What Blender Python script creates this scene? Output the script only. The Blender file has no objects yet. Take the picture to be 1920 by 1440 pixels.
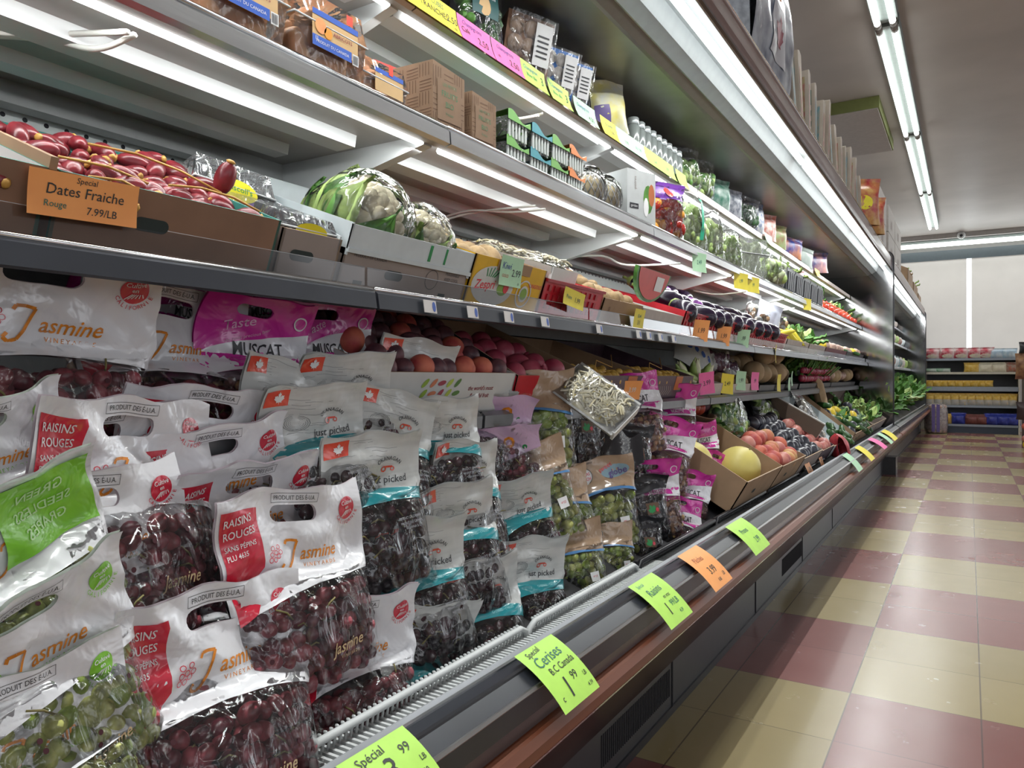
import bpy, bmesh, math, random
from mathutils import Vector, Matrix, Euler, noise
sin, cos, pi, sqrt = math.sin, math.cos, math.pi, math.sqrt
sc = bpy.context.scene
COL = sc.collection
# ---------------------------------------------------------------- camera
# world: +Y runs down the aisle, +X to the right, camera above (0,0)
FPX, HY, CAMH = 1400.0, 708.0, 0.88
YAW = math.atan(856/1400.0); CA, SA = cos(YAW), sin(YAW)
cd = bpy.data.cameras.new('camera'); cam = bpy.data.objects.new('camera', cd); COL.objects.link(cam)
cam.location = (0, 0, CAMH); cam.rotation_euler = (pi/2, 0, YAW)
cd.sensor_width = 36.0; cd.lens = 36.0*FPX/1920.0
cd.shift_y = -(720-HY)/1920.0
cd.clip_start = 0.02; cd.clip_end = 60
sc.camera = cam
# ---------------------------------------------------------------- world, exposure, large lights
sc.view_settings.view_transform = 'Standard'; sc.view_settings.look = 'None'
sc.view_settings.gamma = 1.0; sc.view_settings.use_curve_mapping = False
sc.view_settings.exposure = 0.22
w = bpy.data.worlds.new('world'); sc.world = w; w.use_nodes = True
w.node_tree.nodes['Background'].inputs[0].default_value = (0.92, 0.95, 1.0, 1)
# the rest of the shop: dim, with bright noise patches added for glossy film to reflect
wt = w.node_tree; wc = wt.nodes.new('ShaderNodeTexCoord'); wm_ = wt.nodes.new('ShaderNodeMapping'); wm_.inputs['Scale'].default_value = (1, 1, 2.2)
wn_ = wt.nodes.new('ShaderNodeTexNoise'); wn_.inputs['Scale'].default_value = 3.2; wn_.inputs['Detail'].default_value = 1
wr_ = wt.nodes.new('ShaderNodeMapRange'); wr_.inputs[1].default_value = .52; wr_.inputs[2].default_value = .60; wr_.inputs[3].default_value = .22; wr_.inputs[4].default_value = 1.9
wt.links.new(wc.outputs['Generated'], wm_.inputs[0]); wt.links.new(wm_.outputs[0], wn_.inputs['Vector']); wt.links.new(wn_.outputs[0], wr_.inputs[0]); wt.links.new(wr_.outputs[0], wt.nodes['Background'].inputs[1])
cy = sc.cycles
cy.max_bounces = 9; cy.diffuse_bounces = 3; cy.glossy_bounces = 3; cy.transmission_bounces = 4
cy.transparent_max_bounces = 28; cy.sample_clamp_indirect = 3.0
cy.caustics_reflective = False; cy.caustics_refractive = False
try: cy.blur_glossy = 1.0
except Exception: pass

def area(name, loc, rot, sx, sy, power, col=(1, 1, 1)):
    l = bpy.data.lights.new(name, 'AREA'); l.shape = 'RECTANGLE'; l.size = sx; l.size_y = sy
    l.energy = power; l.color = col
    o = bpy.data.objects.new(name, l); COL.objects.link(o)
    o.location = loc; o.rotation_euler = rot
    return o
LT = (0.97, 1.0, 0.985)
YE, YE2 = 7.57, 13.55           # ends of the two refrigerated cases
CEIL = 3.25
# ceiling fluorescents of this aisle (the tubes themselves are built further down) plus unseen fill lights added over the next aisle
for k in range(6):
    for x_ in (-.502, -.413): area('ceiling_tube_light', (x_, -1.04+k*2.58, CEIL-0.116), (0, 0, 0), 0.016, 2.4, 3.6, LT)
for k in range(5):
    area('next_aisle_fill_light', (3.4, -0.6+k*2.85, CEIL-0.13), (0, 0, 0), 0.18, 2.5, 8, LT)
# canopy tube and under-shelf tubes of the near case, in lengths
for k in range(4):
    area('canopy_tube_light', (-0.652, 0.65+k*2.0, 1.8548), (0, -0.10, 0), 0.012, 1.9, 10, LT)
for k in range(4):
    area('shelf_tube_light', (-0.905, 0.6+k*1.9, 1.318), (0, 0.35, 0), 0.012, 1.7, 3.0, LT)
    area('shelf_tube_light', (-1.0, 0.6+k*1.9, 1.598), (0, 0.35, 0), 0.012, 1.7, 3.0, LT)
area('far_case_tube_light', (-0.652, 10.6, 1.8548), (0, -0.10, 0), 0.012, 5.6, 13, LT)
area('far_wall_tube_light', (0.4, 14.05, 3.02), (-0.5, 0, 0), 4.6, 0.05, 16, LT)

# ---------------------------------------------------------------- helpers
def P(u, v, X):
    """point at world X that the photo shows at pixel (u, v)"""
    q = (u-960)/FPX
    Y = -X*(CA+q*SA)/(SA-q*CA)
    D = -X*SA+Y*CA
    return Vector((X, Y, CAMH-(v-HY)*D/FPX))
def px(p):
    D = -p[0]*SA+p[1]*CA
    return (960+FPX*(p[0]*CA+p[1]*SA)/D, HY+FPX*(CAMH-p[2])/D)
MATS = {}
def mat(name, col=(.5, .5, .5), rough=.5, metal=0, spec=.5, em=None, emc=None, var=0, vscale=30, bump=0, bscale=60, bdist=.004,
        alpha=None, col2=None, sss=0, coat=0, stretch=None):
    if name in MATS: return MATS[name]
    m = bpy.data.materials.new(name); MATS[name] = m; m.use_nodes = True
    nt = m.node_tree; b = nt.nodes['Principled BSDF']
    b.inputs['Base Color'].default_value = (*col, 1); b.inputs['Roughness'].default_value = rough
    b.inputs['Metallic'].default_value = metal; b.inputs['Specular IOR Level'].default_value = spec
    if coat: b.inputs['Coat Weight'].default_value = coat; b.inputs['Coat Roughness'].default_value = .08
    if sss:
        b.inputs['Subsurface Weight'].default_value = sss; b.inputs['Subsurface Radius'].default_value = (.01, .006, .003)
        b.inputs['Subsurface Scale'].default_value = 1
    if em is not None:
        b.inputs['Emission Color'].default_value = (*(emc or col), 1); b.inputs['Emission Strength'].default_value = em
    if alpha is not None: b.inputs['Alpha'].default_value = alpha
    tc = nt.nodes.new('ShaderNodeTexCoord'); src = tc.outputs['Object']
    if stretch:
        mp = nt.nodes.new('ShaderNodeMapping'); mp.inputs['Scale'].default_value = stretch
        nt.links.new(src, mp.inputs[0]); src = mp.outputs[0]
    n = nt.nodes.new('ShaderNodeTexNoise'); n.inputs['Scale'].default_value = vscale; n.inputs['Detail'].default_value = 3
    nt.links.new(src, n.inputs['Vector'])
    if True:
        r = nt.nodes.new('ShaderNodeMixRGB')
        v = var or .04
        r.inputs[1].default_value = (*[c*(1-v) for c in col], 1)
        r.inputs[2].default_value = (*(col2 or [min(1, c*(1+v)) for c in col]), 1)
        cr = nt.nodes.new('ShaderNodeMapRange'); cr.inputs[1].default_value = .35; cr.inputs[2].default_value = .65
        nt.links.new(n.outputs[0], cr.inputs[0]); nt.links.new(cr.outputs[0], r.inputs[0])
        nt.links.new(r.outputs[0], b.inputs['Base Color'])
    if bump:
        n2 = nt.nodes.new('ShaderNodeTexNoise'); n2.inputs['Scale'].default_value = bscale
        nt.links.new(src, n2.inputs['Vector'])
        bp = nt.nodes.new('ShaderNodeBump'); bp.inputs['Strength'].default_value = bump; bp.inputs['Distance'].default_value = bdist; n2.inputs['Detail'].default_value = 3; n2.inputs['Distortion'].default_value = .6
        nt.links.new(n2.outputs[0], bp.inputs['Height']); nt.links.new(bp.outputs[0], b.inputs['Normal']); nt.links.new(bp.outputs[0], b.inputs['Coat Normal'])
    return m
def film_mat(name, tint=(1, 1, 1), haze=.05, bs=28, strength=.9, hazecol=(.9, .92, .95), gl=.30):
    """thin crinkled clear plastic"""
    if name in MATS: return MATS[name]
    m = bpy.data.materials.new(name); MATS[name] = m; m.use_nodes = True; nt = m.node_tree
    nt.nodes.clear(); N = nt.nodes.new; L = nt.links.new
    out = N('ShaderNodeOutputMaterial'); tr = N('ShaderNodeBsdfTransparent'); tr.inputs[0].default_value = (*tint, 1)
    gs = N('ShaderNodeBsdfGlossy'); gs.inputs[0].default_value = (1, 1, 1, 1); gs.inputs['Roughness'].default_value = .09
    df = N('ShaderNodeBsdfDiffuse'); df.inputs[0].default_value = (*hazecol, 1)
    tc = N('ShaderNodeTexCoord'); mp = N('ShaderNodeMapping'); mp.inputs['Scale'].default_value = (1, 1, .55)
    mp.inputs['Rotation'].default_value = (0, .6, 0)
    L(tc.outputs['Object'], mp.inputs[0])
    vo = N('ShaderNodeTexNoise'); vo.inputs['Scale'].default_value = bs; vo.inputs['Detail'].default_value = 1.5
    vo.inputs['Distortion'].default_value = 1.2
    L(mp.outputs[0], vo.inputs['Vector'])
    v2 = N('ShaderNodeTexVoronoi'); v2.feature = 'DISTANCE_TO_EDGE'; v2.inputs['Scale'].default_value = bs*.55
    L(vo.outputs['Color'], v2.inputs['Vector']) if False else L(mp.outputs[0], v2.inputs['Vector'])
    mm = N('ShaderNodeMath'); mm.operation = 'MULTIPLY_ADD'; mm.inputs[1].default_value = .35
    L(v2.outputs['Distance'], mm.inputs[0]); L(vo.outputs[0], mm.inputs[2])
    bp = N('ShaderNodeBump'); bp.inputs['Strength'].default_value = strength; bp.inputs['Distance'].default_value = .02
    L(mm.outputs[0], bp.inputs['Height'])
    L(bp.outputs[0], gs.inputs['Normal'])
    lw = N('ShaderNodeFresnel'); lw.inputs[0].default_value = 1.45; L(bp.outputs[0], lw.inputs['Normal'])
    mr = N('ShaderNodeMath'); mr.operation = 'MULTIPLY_ADD'; mr.inputs[1].default_value = 1.15; mr.inputs[2].default_value = gl*.03
    mr.use_clamp = True
    L(lw.outputs[0], mr.inputs[0])
    m1 = N('ShaderNodeMixShader'); m1.inputs[0].default_value = haze
    L(tr.outputs[0], m1.inputs[1]); L(df.outputs[0], m1.inputs[2])
    m2 = N('ShaderNodeMixShader'); L(mr.outputs[0], m2.inputs[0]); L(m1.outputs[0], m2.inputs[1]); L(gs.outputs[0], m2.inputs[2])
    L(m2.outputs[0], out.inputs[0])
    return m
class MB:
    """collects shapes into one mesh"""
    def __init__(s): s.v = []; s.f = []; s.m = []; s.mats = []; s.sm = []
    def mi(s, m):
        if m not in s.mats: s.mats.append(m)
        return s.mats.index(m)
    def add(s, vs, fs, m, M=None, smooth=False):
        b = len(s.v); k = s.mi(m)
        s.v += [tuple(M @ Vector(v)) for v in vs] if M else [tuple(v) for v in vs]
        for f in fs: s.f.append([b+i for i in f]); s.m.append(k); s.sm.append(smooth)
        return s
    def box(s, x0, x1, y0, y1, z0, z1, m, M=None):
        vs = [(x, y, z) for x in (x0, x1) for y in (y0, y1) for z in (z0, z1)]
        return s.add(vs, [(0, 1, 3, 2), (4, 6, 7, 5), (0, 4, 5, 1), (2, 3, 7, 6), (0, 2, 6, 4), (1, 5, 7, 3)], m, M)
    def hexa(s, p, m, M=None, smooth=False):   # 8 points: 4 bottom ring, 4 top ring
        return s.add(p, [(3, 2, 1, 0), (4, 5, 6, 7), (0, 1, 5, 4), (1, 2, 6, 5), (2, 3, 7, 6), (3, 0, 4, 7)], m, M, smooth)
    def prism(s, prof, y0, y1, m, M=None, closed=True, smooth=False, axis='y'):
        n = len(prof)
        if axis == 'y': vs = [(x, y0, z) for x, z in prof]+[(x, y1, z) for x, z in prof]
        elif axis == 'x': vs = [(y0, x, z) for x, z in prof]+[(y1, x, z) for x, z in prof]
        else: vs = [(x, z, y0) for x, z in prof]+[(x, z, y1) for x, z in prof]
        fs = [(i, (i+1) % n, n+(i+1) % n, n+i) for i in range(n if closed else n-1)]
        if closed: fs += [tuple(range(n-1, -1, -1)), tuple(range(n, 2*n))]
        return s.add(vs, fs, m, M, smooth)
    def tube(s, pts, r, m, n=6, M=None, cap=True, taper=None):
        pts = [Vector(p) for p in pts]; vs = []; fs = []
        for i, p in enumerate(pts):
            d = (pts[min(i+1, len(pts)-1)]-pts[max(i-1, 0)]).normalized()
            a = d.cross(Vector((0, 0, 1)));
            if a.length < .05: a = d.cross(Vector((1, 0, 0)))
            a.normalize(); b = d.cross(a)
            rr = r*(1 if not taper else taper[i])
            for k in range(n):
                t = 2*pi*k/n; vs.append(p+a*cos(t)*rr+b*sin(t)*rr)
        for i in range(len(pts)-1):
            for k in range(n): fs.append((i*n+k, i*n+(k+1) % n, (i+1)*n+(k+1) % n, (i+1)*n+k))
        if cap: fs += [tuple(range(n-1, -1, -1)), tuple(range((len(pts)-1)*n, len(pts)*n))]
        return s.add(vs, fs, m, M, True)
    def ball(s, c, r, m, nu=12, nv=8, M=None, rot=None, warp=None):
        rx, ry, rz = r if isinstance(r, (tuple, list)) else (r, r, r)
        c = Vector(c); vs = []; fs = []
        for j in range(nv+1):
            th = pi*j/nv
            for i in range(nu):
                ph = 2*pi*i/nu
                p = Vector((sin(th)*cos(ph), sin(th)*sin(ph), cos(th)))
                k = warp(p) if warp else 1
                q = Vector((p.x*rx*k, p.y*ry*k, p.z*rz*k))
                if rot: q = rot @ q
                vs.append(c+q)
        for j in range(nv):
            for i in range(nu):
                a = j*nu+i; b = j*nu+(i+1) % nu
                if j == 0: fs.append((a, b+nu, a+nu)[::-1])
                elif j == nv-1: fs.append((a, b, a+nu)[::-1])
                else: fs.append((a, b, b+nu, a+nu)[::-1])
        return s.add(vs, fs, m, M, True)
    def sheet(s, S, nu, nv, m, M=None, smooth=True, close=False, flip=False):
        vs = [S(i/nu, j/nv) for j in range(nv+1) for i in range(nu+1)]
        fs = [(j*(nu+1)+i, j*(nu+1)+i+1, (j+1)*(nu+1)+i+1, (j+1)*(nu+1)+i) for j in range(nv) for i in range(nu)]
        if flip: fs = [f[::-1] for f in fs]
        return s.add(vs, fs, m, M, smooth)
    def lathe(s, prof, m, n=20, M=None, c=(0, 0, 0), smooth=True):
        vs = []; k = len(prof)
        for i in range(n):
            t = 2*pi*i/n
            vs += [(c[0]+r*cos(t), c[1]+r*sin(t), c[2]+z) for r, z in prof]
        fs = [(i*k+j, ((i+1) % n)*k+j, ((i+1) % n)*k+j+1, i*k+j+1) for i in range(n) for j in range(k-1)]
        return s.add(vs, fs, m, M, smooth)
    def mesh(s, name):
        me = bpy.data.meshes.new(name); me.from_pydata(s.v, [], s.f)
        for m in s.mats: me.materials.append(m)
        me.polygons.foreach_set('material_index', s.m); me.polygons.foreach_set('use_smooth', s.sm); me.update()
        return me
    def build(s, name, parent=None, **kw):
        o = bpy.data.objects.new(name, s.mesh(name)); COL.objects.link(o)
        if parent: o.parent = parent
        return o
def tag(o, label=None, cat=None, group=None, kind=None):
    if label: o['label'] = label
    if cat: o['category'] = cat
    if group: o['group'] = group
    if kind: o['kind'] = kind
    return o
def empty(name, M=None, label=None, cat=None, group=None):
    o = bpy.data.objects.new(name, None); COL.objects.link(o); o.empty_display_size = .02
    if M: o.matrix_world = M
    return tag(o, label, cat, group)
def clone(o, M=None, label=None, group=None, parent=None):
    c = o.copy(); COL.objects.link(c)
    if parent: c.parent = parent; c.matrix_parent_inverse = o.matrix_parent_inverse
    for ch in list(o.children): clone(ch, parent=c)
    if M is not None: c.matrix_world = M
    if label: c['label'] = label
    if group: c['group'] = group
    return c
USED = set()
def first_or_clone(proto, M, label=None, group=None):
    if proto.name not in USED:
        USED.add(proto.name); proto.matrix_world = M
        if label: proto['label'] = label
        if group: proto['group'] = group
        return proto
    return clone(proto, M, label, group)
def T(loc, yaw=0, tilt=0, roll=0, s=1):
    """local x runs along the aisle, local -y looks out over the aisle; tilt leans the top towards the aisle"""
    return Matrix.Translation(Vector(loc)) @ Euler((math.radians(tilt), math.radians(roll), math.radians(90+yaw)), 'XYZ').to_matrix().to_4x4() @ Matrix.Scale(s, 4)
def TC(u, v, X, h, yaw=0, tilt=0, roll=0, s=1):
    """like T, but (u,v,X) says where the middle of a thing of height h sits"""
    M = T((0, 0, 0), yaw, tilt, roll, s)
    c = P(u, v, X)-(M @ Vector((0, 0, h/2)))
    return Matrix.Translation(c) @ M
# flat shapes (text, logos, bands), cut on a grid and laid over a surface
_flat = {}
def _curve_mesh(cu):
    o = bpy.data.objects.new('tmp', cu); COL.objects.link(o)
    dg = bpy.context.evaluated_depsgraph_get(); me = bpy.data.meshes.new_from_object(o.evaluated_get(dg))
    bpy.data.objects.remove(o); vs = [v.co.copy() for v in me.vertices]; fs = [tuple(p.vertices) for p in me.polygons]
    bpy.data.meshes.remove(me); bpy.data.curves.remove(cu)
    return vs, fs
def text(s, size=.02, x=0, y=0, rot=0, bold=0, shear=0, sx=1, align='CENTER', space=1):
    k = (s, bold, shear, align, space)
    if k not in _flat:
        cu = bpy.data.curves.new('t', 'FONT'); cu.body = s; cu.size = 1; cu.offset = bold; cu.shear = shear
        cu.align_x = align; cu.align_y = 'CENTER'; cu.resolution_u = 2; cu.space_character = space; cu.fill_mode = 'FRONT'
        _flat[k] = _curve_mesh(cu)
    vs, fs = _flat[k]; c, n = cos(rot), sin(rot)
    return [Vector((x+size*(v.x*sx*c-v.y*n), y+size*(v.x*sx*n+v.y*c), 0)) for v in vs], fs
def poly(*loops):
    cu = bpy.data.curves.new('p', 'CURVE'); cu.dimensions = '2D'; cu.fill_mode = 'BOTH'
    for lp in loops:
        sp = cu.splines.new('POLY'); sp.points.add(len(lp)-1)
        for i, p in enumerate(lp): sp.points[i].co = (p[0], p[1], 0, 1)
        sp.use_cyclic_u = True
    return _curve_mesh(cu)
def rect(x0, x1, y0, y1): return [Vector((x0, y0, 0)), Vector((x1, y0, 0)), Vector((x1, y1, 0)), Vector((x0, y1, 0))], [(0, 1, 2, 3)]
def frame(x0, x1, y0, y1, t):
    v = []; f = []
    for a in ((x0, x1, y0, y0+t), (x0, x1, y1-t, y1), (x0, x0+t, y0, y1), (x1-t, x1, y0, y1)):
        b = len(v); v += rect(*a)[0]; f.append((b, b+1, b+2, b+3))
    return v, f
def disc(cx, cy, r, n=20, ry=None, r0=0):
    ry = ry or r
    if not r0: return [Vector((cx+r*cos(2*pi*i/n), cy+ry*sin(2*pi*i/n), 0)) for i in range(n)], [tuple(range(n))]
    v = [Vector((cx+k*r*cos(2*pi*i/n), cy+k*ry*sin(2*pi*i/n), 0)) for k in (r0, 1) for i in range(n)]
    return v, [(i, (i+1) % n, n+(i+1) % n, n+i) for i in range(n)]
def capsule(cx, cy, hw, hh, n=8):
    return [(cx+hw-hh+hh*cos(t), cy+hh*sin(t)) for t in [(-pi/2+pi*i/n) for i in range(n+1)]] + \
           [(cx-hw+hh+hh*cos(t), cy+hh*sin(t)) for t in [(pi/2+pi*i/n) for i in range(n+1)]]
LEAF = [(0, -1), (.05, -.55), (.5, -.62), (.42, -.45), (.92, -.05), (.76, .03), (.84, .38), (.55, .32), (.47, .46), (.2, .16), (.29, .7), (.14, .62), (0, .95)]
LEAF = LEAF+[(-x, y) for x, y in LEAF[-2:0:-1]]
def leaf(cx, cy, r, rot=0):
    return poly([(cx+r*(x*cos(rot)-y*sin(rot)), cy+r*(x*sin(rot)+y*cos(rot))) for x, y in LEAF])
def stroke(pts, w):
    v = []; f = []; p = [Vector((a, b, 0)) for a, b in pts]
    for i in range(len(p)-1):
        d = (p[i+1]-p[i])
        if d.length < 1e-6: continue
        n = Vector((-d.y, d.x, 0)).normalized()*w/2; b = len(v)
        v += [p[i]-n, p[i+1]-n, p[i+1]+n, p[i]+n]; f.append((b, b+1, b+2, b+3))
    return v, f
def lay(mb, shp, S, m, lift=.0006, step=.012, smooth=True):
    """lay a flat shape over the surface S(x, y) -> (point, normal)"""
    vs, fs = shp
    if not vs: return
    bm = bmesh.new(); bv = [bm.verts.new(v) for v in vs]
    for f in fs:
        try: bm.faces.new([bv[i] for i in f])
        except Exception: pass
    if step:
        for ax in (0, 1):
            lo = min(v[ax] for v in vs); hi = max(v[ax] for v in vs)
            if hi-lo < step*1.3: continue
            k = math.floor(lo/step)+1
            while k*step < hi:
                co = [0, 0, 0]; no = [0, 0, 0]; co[ax] = k*step; no[ax] = 1
                bmesh.ops.bisect_plane(bm, geom=bm.verts[:]+bm.edges[:]+bm.faces[:], dist=1e-6, plane_co=co, plane_no=no)
                k += 1
    bm.verts.index_update()
    out = []
    for v in bm.verts:
        p, n = S(v.co.x, v.co.y); out.append(p+n*lift)
    ff = [[v.index for v in f.verts] for f in bm.faces]
    # face outwards
    for i, f in enumerate(ff):
        if len(f) >= 3:
            a, b, c = out[f[0]], out[f[1]], out[f[2]]
    bm.free(); mb.add(out, ff, m, None, smooth)
def flatS(M=Matrix()):
    n = (M.to_3x3() @ Vector((0, -1, 0))).normalized()
    return lambda x, y: (M @ Vector((x, 0, y)), n)
def surf(f, e=.002):
    """wrap f(x,y)->point with a finite difference normal pointing to the aisle side"""
    def S(x, y):
        p = f(x, y); n = (f(x+e, y)-p).cross(f(x, y+e)-p)
        return p, n.normalized() if n.length > 1e-12 else Vector((0, -1, 0))
    return S
ORD = ['leftmost', 'second', 'third', 'fourth', 'fifth', 'sixth', 'seventh', 'eighth', 'ninth', 'tenth', 'eleventh', 'twelfth', 'thirteenth', 'fourteenth', 'fifteenth']
def rank(objs, base, tail='', rows=('front', 'middle', 'back')):
    """labels by place: rows by height in the picture, then left to right"""
    pr = sorted(((px(o.matrix_world.translation), o) for o in objs), key=lambda t: -t[0][1])
    n = len(pr); R = len(rows); per = math.ceil(n/R)
    for r in range(R):
        row = sorted(pr[r*per:(r+1)*per], key=lambda t: t[0][0])
        for i, (_, o) in enumerate(row):
            wd = 'rightmost' if i == len(row)-1 and i > 0 else (ORD[i] if i == 0 else ORD[min(i, 14)]+' from left')
            rw = (' in the %s row' % rows[r]) if R > 1 else ''
            o['label'] = ('%s, %s%s%s' % (base, wd, rw, (' '+tail) if tail else ''))
# ---------------------------------------------------------------- materials
white_m = mat('white_enamel', (.62, .64, .65), .35, spec=.5, var=.05, vscale=6)
grey_m = mat('grey_underside', (.34, .33, .32), .4, var=.08, vscale=5)
steel = mat('brushed_steel', (.55, .56, .57), .28, metal=1, var=.08, vscale=20, bump=.15, bscale=90, stretch=(1, .1, 1))
chrome = mat('chrome', (.8, .8, .8), .12, metal=1)
dark_m = mat('dark_interior', (.035, .035, .04), .45, var=.2, vscale=8)
ceilin = mat('canopy_inside', (.17, .165, .155), .32, metal=.5, var=.2, vscale=4, bump=.1, bscale=9)
tube_m = mat('lit_tube', (1, 1, 1), .5, em=7.0, emc=(.97, 1, .985))
tubec_m = mat('lit_ceiling_tube', (1, 1, 1), .5, em=5.0, emc=(.95, 1, .97))
brown_m = mat('brown_metal', (.07, .042, .038), .22, metal=.2, spec=.6, var=.15, vscale=7)
wood_m = mat('bumper_wood', (.17, .05, .022), .38, var=.25, vscale=12, stretch=(1, .08, 1))
clear_m = film_mat('clear_acrylic', haze=.015, bs=3, strength=.05, gl=0)
railg = mat('rail_grey', (.03, .033, .042), .3, spec=.4, var=.1, vscale=10)
black_m = mat('black_plastic', (.02, .02, .024), .35, var=.1)
railw = mat('rail_white_edge', (.5, .52, .55), .3)
wwire = mat('white_plastic_wire', (.66, .68, .68), .4)
holem = mat('peg_hole', (.012, .012, .016), .8)
tick_m = mat('ticket_cream', (.55, .52, .50), .5)
blue_ink = mat('blue_ink', (.05, .1, .35), .5)
Y0 = -0.35
def strct(o): o['kind'] = 'structure'; return o
# ---------------------------------------------------------------- floor
fm = bpy.data.materials.new('checkered_vinyl_tiles'); fm.use_nodes = True
nt = fm.node_tree; N = nt.nodes.new; L = nt.links.new; b = nt.nodes['Principled BSDF']
tc = N('ShaderNodeTexCoord'); sep = N('ShaderNodeSeparateXYZ'); L(tc.outputs['Object'], sep.inputs[0])
def mth(op, a, bb=None, c=None):
    n = N('ShaderNodeMath'); n.operation = op
    for i, x in enumerate((a, bb, c)):
        if x is None: continue
        if isinstance(x, (int, float)): n.inputs[i].default_value = x
        else: L(x, n.inputs[i])
    return n.outputs[0]
TX, TY = .309, .321
xs = mth('DIVIDE', mth('ADD', sep.outputs[0], .281+20*TX), TX); ys = mth('DIVIDE', mth('ADD', sep.outputs[1], -2.27+20*TY), TY)
cx_ = mth('FLOOR', mth('DIVIDE', xs, 2)); cy_ = mth('FLOOR', mth('DIVIDE', ys, 2))
chk = mth('MODULO', mth('ADD', cx_, cy_), 2)
comb = N('ShaderNodeCombineXYZ'); L(mth('FLOOR', xs), comb.inputs[0]); L(mth('FLOOR', ys), comb.inputs[1])
wn = N('ShaderNodeTexWhiteNoise'); L(comb.outputs[0], wn.inputs[0])
mx = N('ShaderNodeMixRGB'); mx.inputs[2].default_value = (.225, .083, .074, 1); mx.inputs[1].default_value = (.345, .275, .135, 1); L(chk, mx.inputs[0])
mott = N('ShaderNodeTexNoise'); mott.inputs['Scale'].default_value = 9; mott.inputs['Detail'].default_value = 6; L(tc.outputs['Object'], mott.inputs['Vector'])
val = mth('ADD', mth('MULTIPLY', wn.outputs[0], .10), mth('MULTIPLY_ADD', mott.outputs[0], .10, .88))
mv = N('ShaderNodeMixRGB'); mv.blend_type = 'MULTIPLY'; mv.inputs[0].default_value = 1; L(mx.outputs[0], mv.inputs[1])
cv = N('ShaderNodeCombineXYZ'); [L(val, cv.inputs[i]) for i in range(3)]; L(cv.outputs[0], mv.inputs[2])
# joints between tiles
jx = mth('PINGPONG', xs, .5); jy = mth('PINGPONG', ys, .5)
jn = mth('MAXIMUM', mth('LESS_THAN', jx, .006), mth('MULTIPLY', mth('LESS_THAN', jy, .0045), .8))
mj = N('ShaderNodeMixRGB'); mj.inputs[2].default_value = (.06, .04, .035, 1); L(mv.outputs[0], mj.inputs[1])
L(mth('MULTIPLY', jn, .75), mj.inputs[0])
# dark scuffs gathered near some joints
sn = N('ShaderNodeTexNoise'); sn.inputs['Scale'].default_value = 26; sn.inputs['Detail'].default_value = 8; L(tc.outputs['Object'], sn.inputs['Vector'])
sn2 = N('ShaderNodeTexNoise'); sn2.inputs['Scale'].default_value = 1.7; L(tc.outputs['Object'], sn2.inputs['Vector'])
sf = mth('MULTIPLY', mth('GREATER_THAN', sn.outputs[0], .735), mth('MULTIPLY', mth('GREATER_THAN', sn2.outputs[0], .55), .5))
ms = N('ShaderNodeMixRGB'); ms.inputs[2].default_value = (.10, .06, .04, 1); L(mj.outputs[0], ms.inputs[1]); L(sf, ms.inputs[0])
L(ms.outputs[0], b.inputs['Base Color'])
b.inputs['Roughness'].default_value = .32
rr = N('ShaderNodeMapRange'); rr.inputs[3].default_value = .22; rr.inputs[4].default_value = .30; L(mott.outputs[0], rr.inputs[0]); L(rr.outputs[0], b.inputs['Roughness'])
bp = N('ShaderNodeBump'); bp.inputs['Strength'].default_value = .03; bp.inputs['Distance'].default_value = .004
wv = N('ShaderNodeTexNoise'); wv.inputs['Scale'].default_value = 3.5; L(tc.outputs['Object'], wv.inputs['Vector'])
L(wv.outputs[0], bp.inputs['Height']); L(bp.outputs[0], b.inputs['Normal'])
strct(MB().box(-1.6, 5, -3, 14.9, -.05, 0, fm).build('floor'))
# ---------------------------------------------------------------- shell
ceil_m = mat('painted_ceiling', (.43, .385, .365), .42, var=.10, vscale=1.2, bump=.25, bscale=2.5)
wall_m = mat('painted_wall', (.55, .53, .51), .6)
strct(MB().box(-1.6, 5, -3, 14.9, CEIL, CEIL+.05, ceil_m).build('ceiling'))
strct(MB().box(-1.6, -1.42, -3, 14.9, 0, CEIL, wall_m).build('wall_left'))
fw = MB()
fw.box(-1.6, -1.2, 14.6, 14.8, 0, CEIL, wall_m).box(4.6, 5, 14.6, 14.8, 0, CEIL, wall_m)
fw.box(-1.2, 4.6, 14.6, 14.8, 0, .9, wall_m).box(-1.2, 4.6, 14.6, 14.8, 3.0, CEIL, wall_m)
strct(fw.build('wall_back'))
# green edged access hatch in the ceiling
hz = MB(); gm = mat('olive_board', (.17, .19, .06), .7); whp = mat('hatch_panel', (.40, .36, .345), .6)
a = P(1573, 212, -1.0)
HX0, HX1, HYa, HYb = -1.38, -.64, 6.95, 8.35
hz.box(HX0, HX1, HYa, HYb, CEIL-.10, CEIL-.001, gm).box(HX0+.01, HX1-.012, HYa+.01, HYb-.02, CEIL-.108, CEIL-.10, whp)
tag(hz.build('ceiling_hatch'), 'flat pale panel with olive green edges hung under the ceiling', 'ceiling panel')
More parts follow.
